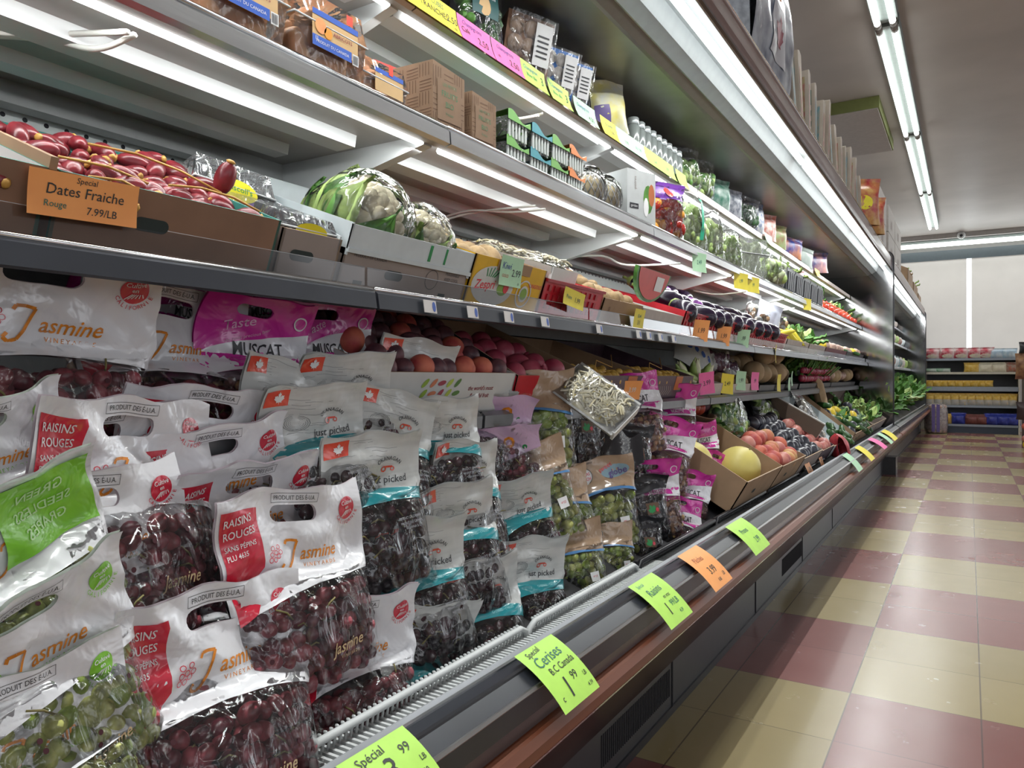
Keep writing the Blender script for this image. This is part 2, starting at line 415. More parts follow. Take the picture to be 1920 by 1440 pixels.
# window: daylight pane behind two pale roller blinds with a bright gap
day = mat('daylight_pane', (1, 1, 1), .5, em=3.2, emc=(.86, .94, 1))
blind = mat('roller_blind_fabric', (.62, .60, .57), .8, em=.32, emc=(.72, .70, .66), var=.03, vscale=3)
win = MB(); win.box(-1.2, 4.6, 14.75, 14.78, .9, 3.0, day)
fr = mat('window_frame', (.12, .15, .17), .4)
strct(win.build('window_1'))
wf = MB().box(-1.2, 4.6, 14.52, 14.6, 2.86, 3.02, fr).build('window_frame'); wf.parent = bpy.data.objects['window_1']
gx = P(1817, 560, -.1); 
q = (1817-960)/FPX; gX = 14.55*(q*CA-SA)/(CA+q*SA)
for x0, x1, lb in ((-1.25, gX-.035, 'left pale roller blind pulled down over the far window'), (gX+.035, 2.6, 'right pale roller blind pulled down over the far window')):
    bl = MB(); bl.box(x0, x1, 14.54, 14.548, 1.02, 2.9, blind)
    r_ = empty('roller_blind', Matrix.Translation((x0, 14.54, 1.0)), lb, 'blind')
    o = bl.build('blind_fabric'); o.parent = r_; o.matrix_parent_inverse = r_.matrix_world.inverted()
    o = MB().box(x0, x1, 14.535, 14.553, 1.0, 1.03, white_m).build('bottom_bar'); o.parent = r_; o.matrix_parent_inverse = r_.matrix_world.inverted()
def kids(root, lst):
    for o in lst: o.parent = root; o.matrix_parent_inverse = root.matrix_world.inverted()
# ceiling lamps: fixtures with two tubes
bodyw = mat('lamp_body', (.20, .23, .22), .5)
for k in range(6):
    y = .28+k*2.58-2.58
    z = CEIL-.005
    r_ = empty('ceiling_lamp', Matrix.Translation((-.46, y, z)), 'twin tube ceiling lamp, %s of the row counting from the near end' % ['nearest', 'nearest', 'second', 'third', 'fourth', 'farthest'][k], 'ceiling lamp', 'twin tube lamps along the aisle ceiling')
    y1 = min(y+2.52, 14.3)
    kids(r_, [MB().box(-.53, -.385, y, y1, CEIL-.075, CEIL, bodyw).build('lamp_body')])
    for x in (-.502, -.413):
        kids(r_, [MB().tube([(x, y+.05, CEIL-.095), (x, y1-.05, CEIL-.095)], .019, tubec_m, 8).build('tube')])
        kids(r_, [MB().tube([(x, yy-.03, CEIL-.09), (x, yy+.03, CEIL-.09)], .022, mat('lamp_holder', (.3, .27, .25), .5), 8).build('lamp_holder') for yy in (y+.02, y1-.02)])
r_ = empty('wall_lamp', Matrix.Translation((-.3, 14.3, 3.1)), 'long white fluorescent strip lamp above the far window', 'wall lamp')
kids(r_, [MB().box(-1.2, 4, 14.25, 14.5, 3.10, 3.16, bodyw).build('lamp_body'), MB().tube([(-1.15, 14.24, 3.08), (3.9, 14.24, 3.08)], .035, tubec_m, 8).build('tube')])
strct(MB().box(-1.4, 4.8, 14.2, 14.6, 3.17, CEIL, mat('bulkhead', (.42, .40, .39), .6)).build('trim_1'))
r_ = empty('security_camera', Matrix.Translation((-.07, 14.1, 3.2)), 'small round security camera under the far bulkhead', 'security camera')
kids(r_, [MB().ball((-.1, 14.14, 3.19), .06, white_m).build('camera_housing'), MB().ball((-.1, 14.08, 3.175), .025, black_m).build('lens')])

# ---------------------------------------------------------------- refrigerated case
XB = -1.32
def hat(mb, x, z, w, h, y0, y1, m):
    mb.prism([(x-w/2, z), (x-w/2+.004, z-h), (x+w/2-.004, z-h), (x+w/2, z)], y0, y1, m)
def shelf(root, X, Zt, y0, y1, lipkind, rear=0, light=True, hats=True, und=None, lab=None):
    """one shelf section: plate, lip, under-shelf stiffeners, brackets"""
    s = MB(); und = und or grey_m
    p0, p1 = (X+.004, Zt-.012), (XB+.02, Zt-.012+rear)
    s.prism([p0, (p0[0], p0[1]+.012), (p1[0], p1[1]+.012), p1], y0, y1, und)
    z = lambda x: p0[1]+(p1[1]-p0[1])*(x-p0[0])/(p1[0]-p0[0])
    if hats:
        hat(s, -1.02 if X < -.82 else -1.0, z(-1.02), .055, .022, y0+.0, y1-.09, white_m)
        hat(s, -1.165, z(-1.165), .045, .02, y0, y1-.12, white_m)
        s.prism([(X-.012, z(X)), (X-.012, z(X)-.012), (X-.03, z(X)-.014), (X-.035, z(X))], y0, y1, und)
    s.box(XB+.02, XB+.055, y0, y1, z(XB+.04)-.035, z(XB+.04), mat('rear_beam', (.30, .31, .31), .4))
    o = s.build('shelf', root)
    # lip
    lp = MB()
    if lipkind == 'steel':
        lp.prism([(X, Zt+.004), (X+.012, Zt-.006), (X+.014, Zt-.030), (X+.002, Zt-.033), (X-.01, Zt-.014)], y0, y1-.004, steel)
        lp.tube([(X+.004, y0, Zt+.004), (X+.004, y1-.004, Zt+.004)], .004, chrome, 6)
        lp.build('shelf_lip', o)
    elif lipkind == 'ticket':
        lp.prism([(X, Zt+.002), (X+.010, Zt-.004), (X+.014, Zt-.028), (X+.006, Zt-.030), (X-.002, Zt-.004)], y0, y1-.006, railg)
        lp.tube([(X+.002, y0, Zt+.003), (X+.002, y1-.006, Zt+.003)], .0038, chrome, 8)
        lp.build('price_rail', o)
        g = MB(); g.add([(X-.012, y0, Zt), (X-.012, y1-.006, Zt), (X-.012, y1-.006, Zt+.038), (X-.012, y0, Zt+.038)], [(0, 1, 2, 3)], clear_m); g.tube([(X-.012, y0, Zt+.038), (X-.012, y1-.006, Zt+.038)], .0008, mat('guard_edge', (.5, .52, .55), .2), 4); g.build('clear_guard', o)
    elif lipkind == 'brown':
        lp.prism([(X, Zt+.004), (X+.012, Zt-.006), (X+.014, Zt-.034), (X+.002, Zt-.038), (X-.01, Zt-.014)], y0, y1-.004, mat('top_lip', (.30, .24, .20), .3, metal=.4))
        lp.build('shelf_lip', o)
    if light:
        t = MB(); t.tube([(X-.038, y0+.03, z(X)-.014), (X-.038, y1-.03, z(X)-.014)], .0065, tube_m, 6); t.build('light_tube', o)
    if hats:
        for yy in (y1-.016,):
            br = MB(); zz = z(-1.0)
            br.hexa([(X-.03, yy-.012, zz-.018), (X-.03, yy+.012, zz-.018), (XB+.02, yy+.012, zz-.105), (XB+.02, yy-.012, zz-.105),
                     (X-.03, yy-.012, zz), (X-.03, yy+.012, zz), (XB+.02, yy+.012, zz+rear*.6), (XB+.02, yy-.012, zz+rear*.6)], white_m)
            br.build('bracket', o)
    return o
def case_profile(root, y0, y1, near):
    b = MB(); b.box(XB-.03, XB, y0, y1, .40, 1.85, mat('pegboard_white', (.60, .64, .63), .5))
    if near:
        k = 0; y = .328
        while y < 3.4:
            for z in (1.302, 1.03, .93, 1.16, 1.43, 1.55):
                b.add([(XB+.0006, y+.0042*cos(t*pi/5), z+.0042*sin(t*pi/5)) for t in range(10)], [tuple(range(10))], holem)
            y += .0333
    b.build('back_panel', root)
    # lower body: deck, riser, grille bed, front panels
    d = MB()
    d.prism([(XB, .40), (XB, .80), (-1.02, .66), (-.70, .405), (-.675, .385), (-.60, .385), (-.60, .30), (XB, .30)], y0, y1, dark_m)
    d.build('deck', root)
    g = MB(); g.prism([(-.605, .386), (-.605, .447), (-.596, .452), (-.56, .448), (-.53, .430), (-.53, .400), (-.536, .398), (-.536, .386)], y0, y1, railg)
    g.prism([(-.607, .452), (-.598, .457), (-.594, .452), (-.602, .447)], y0, y1, railw)
    g.prism([(-.536, .4345), (-.533, .4345), (-.5295, .4315), (-.531, .4275), (-.535, .431)], y0, y1, steel)
    g.prism([(-.566, .4505), (-.560, .4505), (-.559, .447), (-.567, .4485)], y0, y1, black_m)
    g.prism([(-.592, .4535), (-.586, .4535), (-.586, .4505), (-.592, .4512)], y0, y1, steel)
    g.build('ticket_rail', root)
    fp = MB(); fp.prism([(-.536, .398), (-.533, .372), (-.533, .335), (-.545, .318), (-.575, .27), (-.645, .155), (-.69, .155), (-.69, .30), (-.60, .386)], y0, y1, brown_m)
    fp.build('front_panel', root)
    bp_ = MB(); bp_.prism([(-.534, .378), (-.518, .376), (-.509, .366), (-.508, .352), (-.517, .341), (-.534, .337)], y0, y1, wood_m)
    bp_.prism([(-.534, .337), (-.519, .340), (-.521, .334), (-.534, .331)], y0, y1, chrome)
    bp_.build('bumper', root)
    kp = MB(); kp.box(-.70, -.665, y0, y1, .0, .165, mat('kick_plate', (.06, .06, .065), .35, metal=.3))
    kp.box(-.668, -.66, y0, y1, 0, .02, black_m)
    y = y0
    n = 0
    while y < min(y1, 4.5):
        yy = y
        if n % 2 == 0:
            q_ = y
            while q_ < y+.42:
                kp.box(-.6655, -.6635, q_, q_+.004, .05, .12, holem); q_ += .0105
        kp.box(-.667, -.6625, y+.44, y+.446, .0, .16, holem)
        y += .9; n += 1
    kp.build('kick_plate', root)
    # canopy
    c = MB()
    c.box(XB, -.80, y0, y1, 1.815, 1.84, ceilin)
    c.prism([(-.80, 1.815), (-.79, 1.817), (-.762, 1.831), (-.765, 1.86), (-.80, 1.86)], y0, y1, mat('canopy_lip', (.16, .15, .14), .3, metal=.4))
    c.prism([(-.762, 1.831), (-.757, 1.830), (-.72, 1.850), (-.70, 1.90), (-.61, 1.905), (-.61, 1.93), (-.765, 1.93)], y0, y1, mat('canopy_reflector', (.25, .28, .29), .45))
    c.box(XB, -.60, y0, y1, 1.93, 1.965, grey_m)
    c.build('canopy', root)
    f = MB(); fb = mat('fascia_brown', (.15, .082, .07), .33, spec=.35, var=.08, vscale=3)
    f.prism([(-.61, 1.868), (-.602, 1.868), (-.597, 1.89), (-.595, 1.905), (-.595, 1.968), (-.603, 1.974), (-.61, 1.974)], y0, y1, fb)
    f.prism([(-.5955, 1.966), (-.592, 1.968), (-.5945, 1.975), (-.598, 1.975)], y0, y1, chrome)
    f.prism([(-.603, 1.866), (-.596, 1.869), (-.5955, 1.876), (-.602, 1.872)], y0, y1, mat('fascia_dark', (.05, .03, .03), .3))
    f.build('fascia', root)
case = empty('refrigerated_case', Matrix.Identity(4), 'long open refrigerated produce case with brown fascia filling the left side', 'refrigerated case')
case_profile(case, Y0, YE, True)
for y0, y1 in ((Y0, .889), (.889, 1.70), (1.70, 3.3), (3.3, 4.9), (4.9, YE-.03)):
    shelf(case, -.80, 1.016, y0, y1, 'ticket', rear=.05, light=False, hats=False, und=grey_m)
for y0, y1 in ((Y0, .05), (.05, 1.147), (1.147, 2.22), (2.22, 3.3), (3.3, 4.4), (4.4, YE-.03)):
    shelf(case, -.85, 1.352, y0, y1, 'steel')
    shelf(case, -.95, 1.648, y0+.02, y1+.02 if y1 < 7 else y1, 'brown')
for y0, y1 in ((Y0, 1.3), (1.3, 2.9), (2.9, YE-.03)):
    shelf(case, -.87, .805, y0, y1, 'none', light=False, hats=False, und=dark_m)
    MB().prism([(-.87, .809), (-.86, .80), (-.862, .775), (-.872, .772)], y0, y1-.01, mat('grey_shelf_lip', (.20, .21, .22), .3, metal=.6)).build('shelf_lip', case)
for k in range(4):
    MB().tube([(-.652, Y0+k*2.0+.03, 1.868), (-.652, Y0+k*2.0+1.97, 1.868)], .0125, tube_m, 8).build('light_tube', case)
# air grille slats
g = MB(); y = .30
while y < YE-.05:
    g.box(-.675, -.605, y, y+.0045, .428-.004, .430, wwire if y < 1.75 else steel); y += .0105 if y < 2.6 else .03
g.build('air_grille', case)
# cables clipped under the shelves
cab = mat('white_cable', (.72, .72, .68), .45)
def cable(pts, r=.004):
    P0 = []
    pts = [Vector(p) for p in pts]
    for i in range(len(pts)-1):
        for t in range(6):
            f_ = t/6; a_ = pts[max(i-1, 0)]; b_ = pts[i]; c_ = pts[i+1]; d_ = pts[min(i+2, len(pts)-1)]
            P0.append(.5*((2*b_)+(c_-a_)*f_+(2*a_-5*b_+4*c_-d_)*f_*f_+(3*b_-a_-3*c_+d_)*f_**3))
    P0.append(pts[-1]); return MB().tube(P0, r, cab, 6).build('cable', case)
cable([P(-20, 60, -1.05), P(100, 64, -1.02), P(240, 60, -.90)]); cable([P(-20, 66, -1.10), P(90, 74, -1.04), P(180, 92, -.97), P(253, 65, -.90)])
cable([P(820, 412, -1.2), P(880, 395, -1.1), P(960, 398, -.98), P(1022, 392, -.89)], .003); cable([P(820, 416, -1.2), P(885, 399, -1.1), P(940, 392, -1.0), P(1004, 386, -.89)], .003)
cable([P(1060, 482, -1.2), P(1130, 480, -1.1), P(1175, 497, -1.02), P(1275, 494, -.89)], .004)
cable([P(1300, 545, -1.1), P(1345, 552, -1.0), P(1398, 547, -.89)], .004); cable([P(1410, 575, -1.1), P(1450, 583, -1.0), P(1490, 578, -.89)], .005)
cable([P(930, 212, -1.12), P(975, 222, -1.05), P(1018, 213, -1.0)], .004); cable([P(925, 226, -1.12), P(975, 222, -1.05), P(1010, 216, -1.0)], .004)
cable([P(1335, 475, -1.15), P(1375, 475, -1.1), P(1410, 462, -1.0)], .005)
# mirror polished end panels
mirror = mat('polished_end_panel', (.34, .34, .35), .085, metal=1, var=.2, vscale=2, bump=.12, bscale=4)
def endpanel(root, y, zt=2.03):
    r = .07; prof = [(XB-.03, .05), (XB-.03, zt), (-.585-r, zt)]+[(-.585-r+r*sin(t*pi/10), zt-r+r*cos(t*pi/10)) for t in range(1, 6)]+[(-.585, .33), (-.60, .27), (-.66, .17), (-.66, .0), (XB-.03, 0)]
    MB().prism(prof, y, y+.028, mirror).build('end_panel', root)
    t_ = MB(); t_.tube([(x+.002, y+.012, z) for x, z in prof[1:-1]], .011, black_m, 6); t_.build('panel_trim', root)
endpanel(case, YE)
MB().box(-.70, -.56, YE-.02, YE+.16, 0, .16, black_m).build('foot', case)
case2 = empty('refrigerated_case', Matrix.Identity(4), 'farther refrigerated case beyond the mirror end panel, filled with greens', 'refrigerated case')
case_profile(case2, YE+.05, YE2, False)
for X_, Z_ in ((-.80, 1.016), (-.85, 1.352), (-.95, 1.648)):
    shelf(case2, X_, Z_, YE+.06, YE2-.03, 'steel', light=False, hats=False)
MB().tube([(-.652, YE+.1, 1.868), (-.652, YE2-.1, 1.868)], .0125, tube_m, 8).build('light_tube', case2)
endpanel(case2, YE2, 1.95)
# white basket fences in front of the grapes
def fence(y0, y1, lb):
    r_ = empty('basket_fence', Matrix.Translation((-.668, y0, .40)), lb, 'fence', 'slatted baskets along the front')
    rim = MB(); rim.tube([(-.663, y0, .405), (-.660, y0+.003, .438), (-.660, y0+.02, .446), (-.660, y1-.02, .446), (-.660, y1-.003, .438), (-.663, y1, .405)], .0055, wwire, 8)
    s = MB(); y = y0+.012
    while y < y1-.005:
        s.hexa([(-.669, y, .404), (-.667, y, .404), (-.667, y+.004, .404), (-.669, y+.004, .404), (-.662, y, .445), (-.660, y, .445), (-.660, y+.004, .445), (-.662, y+.004, .445)], wwire); y += .0098
    s.box(-.671, -.665, y0, y1, .400, .405, wwire)
    n = MB(); y = y0+.02
    while y < y1-.02: n.ball((-.664, y, .4505), (.004, .002, .003), wwire, 6, 4); y += .0098
    kids(r_, [rim.build('rim'), s.build('slats'), n.build('rim_ticks')])
fence(.30, 1.128, 'long white slatted basket fence in front of the red grape bags')
fence(1.136, 1.64, 'shorter white slatted basket fence in front of the green grape bags')
for i, (y0, y1) in enumerate(((1.66, 2.28), (2.30, 2.95), (2.97, 3.6), (3.62, 4.3))):
    t_ = MB(); t_.tube([(-.668, y0, .41), (-.664, y0+.01, .442), (-.664, y1-.01, .442), (-.668, y1, .41)], .007, black_m, 6); t_.box(-.676, -.668, y0, y1, .402, .445, black_m)
    tag(t_.build('tray_edge'), ['black plastic tray edge beside the white basket end', 'black plastic tray edge below the pink muscat bags', 'black plastic tray edge below the melon box', 'farthest black plastic tray edge below the dark plums'][i], 'tray')
# ---------------------------------------------------------------- bagged grapes and cherries
film = film_mat('bag_film', haze=.012, bs=24, strength=.85)
film_pk = film_mat('bag_film_pinkish', tint=(1, .9, .96), haze=.03, bs=24, strength=1, hazecol=(.9, .7, .8))
film_dk = film_mat('bag_film_grey', tint=(.8, .8, .83), haze=.015, bs=30, strength=1, gl=.6)
def sheetmat(name, col, rough=.3, trans=.25, bump=.35, col2=None, var=.05, vscale=9, stretch=None):
    m = mat(name, col, rough, spec=.6, var=var, vscale=vscale, bump=bump*1.6, bscale=15, bdist=.012, col2=col2, coat=.85, stretch=stretch)
    return m
hw = sheetmat('white_bag_plastic', (.78, .78, .81))
hback = sheetmat('pinkish_bag_back', (.70, .60, .64))
hgback = sheetmat('greenish_bag_back', (.62, .68, .58))
red_i = sheetmat('red_print', (.62, .015, .045)); green_i = sheetmat('green_print', (.22, .58, .03))
ink = mat('dark_ink', (.03, .03, .035), .4); orange_i = mat('orange_gold_ink', (.72, .24, .02), .35, var=.25, vscale=80)
ccw = sheetmat('wood_grain_print', (.66, .67, .65), col2=(.50, .51, .50), var=.08, vscale=55, stretch=(.12, 1, 1))
teal_i = sheetmat('teal_print', (.01, .235, .27)); mag_i = sheetmat('magenta_print', (.62, .03, .34)); mag_d = sheetmat('magenta_print_deep', (.48, .02, .26))
kraft_i = sheetmat('kraft_print', (.38, .255, .16), rough=.5, bump=.3); flag_i = sheetmat('flag_red', (.72, .06, .025))
whp_i = mat('white_ink', (.8, .8, .8), .4); cream_i = mat('cream_ink', (.75, .7, .55), .4)
lilac_i = sheetmat('lilac_print', (.62, .42, .62)); zipb = mat('blue_zipper', (.08, .22, .45), .3); dkgreen = mat('green_ink', (.02, .25, .07), .4)
violet_i = mat('violet_ink', (.12, .08, .25), .4)
def grapemats(n, a, b_, c, rough=.32):
    return [mat(n+'_skin', a, rough, var=.3, vscale=70, sss=.0, col2=b_), mat(n+'_skin_ripe', b_, rough, var=.25, vscale=60), mat(n+'_skin_pale', c, rough, var=.25, vscale=60)]
GR = {'red': grapemats('red_grape', (.19, .025, .04), (.36, .075, .095), (.12, .016, .03)),
      'green': grapemats('green_grape', (.36, .44, .09), (.50, .52, .16), (.26, .36, .06)),
      'cherry': grapemats('dark_cherry', (.02, .006, .012), (.05, .010, .018), (.012, .006, .012), .2),
      'muscat': grapemats('muscat_grape', (.30, .17, .085), (.44, .30, .12), (.20, .10, .075)),
      'black': grapemats('black_grape', (.02, .012, .022), (.045, .02, .03), (.012, .01, .018), .3)}
stem_m = mat('grape_stem', (.20, .17, .06), .6, var=.3)
def smooth(a, b, x):
    t = max(0, min(1, (x-a)/(b-a))); return t*t*(3-2*t)
def bag_shape(W, H, TH, v0, flop, curl, seed, ripple=.004):
    so = Vector((seed*7.3, seed*3.1, 0))
    def F(x, v, side):
        t = v/H; u = 2*x/W
        body = max(0.0, sin(pi*min(1, (v+.02)/(v0*1.32))))**.55 if v < v0*1.28 else 0
        edge = max(0, 1-abs(u)**2.6)**.6
        th = TH*body*edge+.004
        xx = x*(1-.11*body)
        hd = smooth(v0*.9, v0*1.25, v)
        n1 = noise.noise(Vector((x*17, v*13, side*3*(1-hd)))+so)
        n2 = noise.noise(Vector((x*45, v*28, side*5*(1-hd)))+so)
        n3 = noise.noise(Vector((x*11+v*14, v*6-x*9, seed*2.7)))
        y = side*th/2+n2*.0035*(1-hd*.4)+(n1*ripple*1.8+(sqrt(n3*n3+.006)-.2)*.022)*hd
        z = v
        # corners droop and the header flops
        f = flop+curl*u+.25*n1
        z0 = v0*.92
        if z > z0 and abs(f) > 1e-3:
            Lh = H-z0; tau = (z-z0)/Lh; a = f*tau
            yy = -(Lh/f)*(1-cos(a)); zz = z0+(Lh/f)*sin(a)
            y, z = yy+y*cos(a), zz+y*sin(a)*-1*-1
        xx += noise.noise(Vector((v*9, seed, 2.2)))*.012*t
        z += noise.noise(Vector((x*8, seed*1.7, 5)))*.010*hd
        return Vector((xx, y, z))
    return F
PROTO = {}
def make_bag(kind, seed):
    rnd = random.Random(hash(kind) % 1000+seed*31) if False else random.Random(sum(map(ord, kind))+seed*31)
    cfg = dict(red=(.26, .268, .075, .128, .0115, 'red'), grn=(.26, .268, .075, .128, .0125, 'green'),
               cherry=(.185, .245, .072, .132, .0118, 'cherry'), muscat=(.185, .255, .075, .130, .0095, 'muscat'),
               kraft=(.19, .235, .075, .150, .0120, 'green'), black=(.18, .205, .075, .150, .0105, 'black'),
               lilac=(.15, .20, .055, .11, .011, 'red'))[kind]
    W, H, TH, v0, r, gk = cfg
    flop = rnd.uniform(.25, .85); curl = rnd.uniform(-.35, .35)
    if kind in ('kraft',): flop = rnd.uniform(-.1, .3)
    F = bag_shape(W, H, TH, v0, flop, curl, seed+len(kind), ripple=.004 if kind != 'muscat' else .007)
    nm = {'red': 'grape_bag', 'grn': 'grape_bag', 'cherry': 'cherry_bag', 'muscat': 'grape_bag', 'kraft': 'grape_bag', 'black': 'grape_bag', 'lilac': 'grape_bag'}[kind]
    root = empty(nm)
    # fruit
    gm = MB(); gms = GR[gk]
    z = r*1.0
    while z < v0*.93:
        x = -W/2+r*1.3+rnd.uniform(0, r)
        while x < W/2-r*1.3:
            a, b_ = F(x, z, -1), F(x, z, 1); d = (b_-a).length
            if d > 2.0*r:
                nl = min(3, int(d/(1.7*r)))
                for l in range(max(1, nl)):
                    if l == nl-1 and nl > 2: continue
                    if rnd.random() < .06: continue
                    k = (r*1.12+l*1.75*r)/d
                    p = a.lerp(b_, k)+Vector((rnd.uniform(-1, 1), rnd.uniform(0, .6), rnd.uniform(-1, 1)))*r*.35
                    e = Euler((rnd.random()*3, rnd.random()*3, rnd.random()*3)).to_matrix()
                    k2 = rnd.uniform(.85, 1.08)
                    gm.ball(p, (r*k2, r*k2, r*k2*(1.0 if gk in ('cherry',) else 1.18)), rnd.choice(gms), 10, 7, rot=e)
            x += r*1.85
        z += r*1.7
    gm.build('cherries' if kind == 'cherry' else 'grapes', root)
    st = MB()
    for _ in range(9 if kind != 'cherry' else 12):
        x = rnd.uniform(-W*.33, W*.33); zz = rnd.uniform(.02, v0*.85)
        p = F(x, zz, -1)+Vector((0, r*.7, 0)); q2 = p+Vector((rnd.uniform(-.03, .03), rnd.uniform(-.004, .004), rnd.uniform(-.01, .03)))
        st.tube([p, (p+q2)/2+Vector((0, -.003, .004)), q2], .0013, stem_m, 5)
    st.build('stems', root)
    # film
    fl = MB(); fmm = dict(muscat=film_pk, black=film_dk).get(kind, film)
    vt = v0+.012 if kind not in ('black', 'lilac') else H
    for sd in (-1, 1): fl.sheet(lambda u, v, sd=sd: F((u-.5)*W, v*vt, sd), 26, 20, fmm)
    if kind != 'cherry':
        pass
    S0 = surf(lambda x, y: F(x, y, -1)); S1 = surf(lambda x, y: F(x, y, 1))
    ao = rnd.uniform(-.012, .012); bo = rnd.uniform(.004, .018)
    def vb(x): return v0+ao*(2*x/W)+bo*(1-(2*x/W)**2)-.008
    fl.build('clear_film', root)
    hd = MB(); xs_ = [-W/2+W*i/16 for i in range(17)]
    def band(fa, fb, x0=-W/2, x1=W/2, n=14):
        xx = [x0+(x1-x0)*i/n for i in range(n+1)]
        return poly([(x, fa(x)) for x in xx]+[(x, fb(x)) for x in reversed(xx)])
    top = lambda x: H-.004+.003*sin(x*60+seed)
    if kind in ('red', 'grn'):
        I, Bk = (red_i, hback) if kind == 'red' else (green_i, hgback)
        cap = capsule(0, H-.038, .040, .0115)
        out = [(x, vb(x)) for x in xs_]+[(x, top(x)) for x in reversed(xs_)]
        sh = poly(out, cap)
        lay(hd, sh, S0, hw, .0003, .009); lay(hd, sh, S1, Bk, -.0003)
        # left pennant with the red block of text
        pen = poly([(-W/2+.005, vb(-W/2)-.004), (-W/2+.005, H-.02), (-W/2+.064, H-.026), (-W/2+.066, v0+.035), (-W/2+.028, vb(-.1)+.0), ])
        lay(hd, pen, S0, I, .0012, .009)
        ts = dict(align='LEFT', bold=.01)
        if kind == 'red': L_ = [('RAISINS', .0145), ('ROUGES', .0145), ('SANS PÉPINS', .0095), ('PLU 4635', .0095)]
        else: L_ = [('RAISINS', .0145), ('VERTS', .0145), ('SANS PÉPINS', .0095), ('PLU 4022', .0095)]
        y_ = H-.036
        for t_, s_ in L_:
            lay(hd, text(t_, s_, -W/2+.009, y_, sx=.85, **ts), S0, whp_i, .0024, .009); y_ -= s_*1.05+.0015
        # frame and origin text
        lay(hd, frame(-.038, .040, H-.0235, H-.0105, .0006), S0, ink, .0018, .009)
        lay(hd, text('PRODUIT DES É-U.A.', .0088, .001, H-.0172, sx=.86, bold=.004), S0, ink, .0018, .009)
        # round mark on the right
        cx, cz = W/2-.034, H-.042
        lay(hd, disc(cx, cz, .0165, 24), S0, I, .0012, .009)
        lay(hd, text('Cultivé', .0080, cx, cz+.0078, bold=.01), S0, whp_i, .0024, .009); lay(hd, text('en', .0075, cx, cz+.0012, bold=.01), S0, whp_i, .0024, .009)
        for k in range(6):
            lay(hd, stroke([(cx-.012+k*.0045, cz-.011+k*.0006), (cx-.002+k*.0021, cz-.0035)], .0011), S0, whp_i, .0024, .009)
        for k, ch in enumerate('CALIFORNIE'):
            a_ = math.radians(205+k*14.5); lay(hd, text(ch, .0072, cx+.0215*cos(a_), cz+.0215*sin(a_), a_+pi/2, bold=.008), S0, I, .0018, .009)
        # script name with a bunch of rings
        lx, ly = .024, v0+.046
        lay(hd, stroke([(lx-.052, ly+.014), (lx-.049, ly+.019), (lx-.041, ly+.0195), (lx-.031, ly+.018), (lx-.036, ly+.006), (lx-.042, ly-.008), (lx-.049, ly-.018), (lx-.057, ly-.021), (lx-.062, ly-.017), (lx-.058, ly-.012)], .0036), S0, orange_i, .0018, .009)
        lay(hd, text('asmine', .026, lx+.006, ly, rot=.02, shear=.35, bold=.008, sx=.92), S0, orange_i, .0015, .009)
        lay(hd, text('VINEYARDS', .0078, lx+.008, ly-.0165, space=1.5), S0, orange_i if kind == 'red' else green_i, .0009)
        for (a_, b__) in ((-.075, .010), (-.070, .004), (-.077, .002), (-.072, -.005), (-.065, .011), (-.066, -.001), (-.079, -.005), (-.062, .004)):
            lay(hd, disc(lx+a_, ly+b__, .0036, 9, r0=.72), S0, I, .0018, .009)
        # same name again, small, on the clear front
        lay(hd, text('Jasmine', .021, .03, v0*.33, rot=.05, shear=.35, bold=.008), S0, mat('pale_gold_ink', (.62, .45, .25), .4), .0009)
        lay(hd, text('VINEYARDS', .006, .034, v0*.33-.013, space=1.4), S0, mat('pale_gold_ink'), .0009)
        if kind == 'grn' and seed == 2:      # the lime printed back of the panel folded to the front
            lay(hd, poly([(-.025, v0+.03), (W/2-.012, v0+.018), (W/2-.012, H-.012), (-.012, H-.008)]), S0, green_i, .0042, .009)
            for k, t_ in enumerate(('GREEN', 'SEEDLESS', 'GRAPES')):
                tv, tf = text(t_, .020, 0, 0, bold=.008); lay(hd, ([Vector((.045-v.x, H-.035-.026*k+v.y, 0)) for v in tv], [f[::-1] for f in tf]), S0, mat('pale_lime_ink', (.55, .78, .40), .4), .0054, .009)
        # ventilation holes
        for _ in range(9):
            a_, b__ = rnd.uniform(-W*.4, W*.4), rnd.uniform(.02, v0*.9)
            lay(hd, disc(a_, b__, .0032, 9), S0, mat('vent_hole', (.05, .004, .01), .6), .0006)
    elif kind == 'cherry':
        out = [(x, vb(x)) for x in xs_]+[(x, top(x)) for x in reversed(xs_)]
        sh = poly(out); lay(hd, sh, S0, ccw, .0003); lay(hd, sh, S1, ccw, -.0003)
        lay(hd, band(lambda x: vb(x)-.002, lambda x: vb(x)+.021), S0, teal_i, .0012, .009); lay(hd, band(lambda x: vb(x)-.002, lambda x: vb(x)+.021), S1, teal_i, -.0008)
        lay(hd, text('CHERRIES • CERISES', .0062, .03, vb(.03)+.010, bold=.005), S0, mat('pale_teal_ink', (.3, .6, .62), .4), .0014)
        fx0, fx1, fy0, fy1 = -W/2+.004, -W/2+.047, H-.034, H-.010
        lay(hd, rect(fx0, fx1, fy0, fy1), S0, flag_i, .0012, .009); lay(hd, leaf((fx0+fx1)/2+.003, (fy0+fy1)/2, .0105), S0, whp_i, .0024, .009)
        for k, ch in enumerate('OKANAGAN'):
            a_ = math.radians(130-k*11.5); lay(hd, text(ch, .0078, .030+.030*cos(a_), v0+.040+.030*sin(a_), a_-pi/2, bold=.008), S0, ink, .0018, .009)
        lay(hd, text('just picked', .0165, .030, v0+.036, shear=.1, bold=.004, sx=.9), S0, ink, .0018, .009)
        for a_ in (.022, .038): lay(hd, disc(a_, v0+.053, .005 if a_ < .03 else .0038, 10, r0=.6), S0, flag_i, .0018, .009)
        lay(hd, rect(.024, .038, v0+.055, v0+.058), S0, flag_i, .0018, .009)
        gi = mat('grey_ink', (.25, .26, .26), .5)
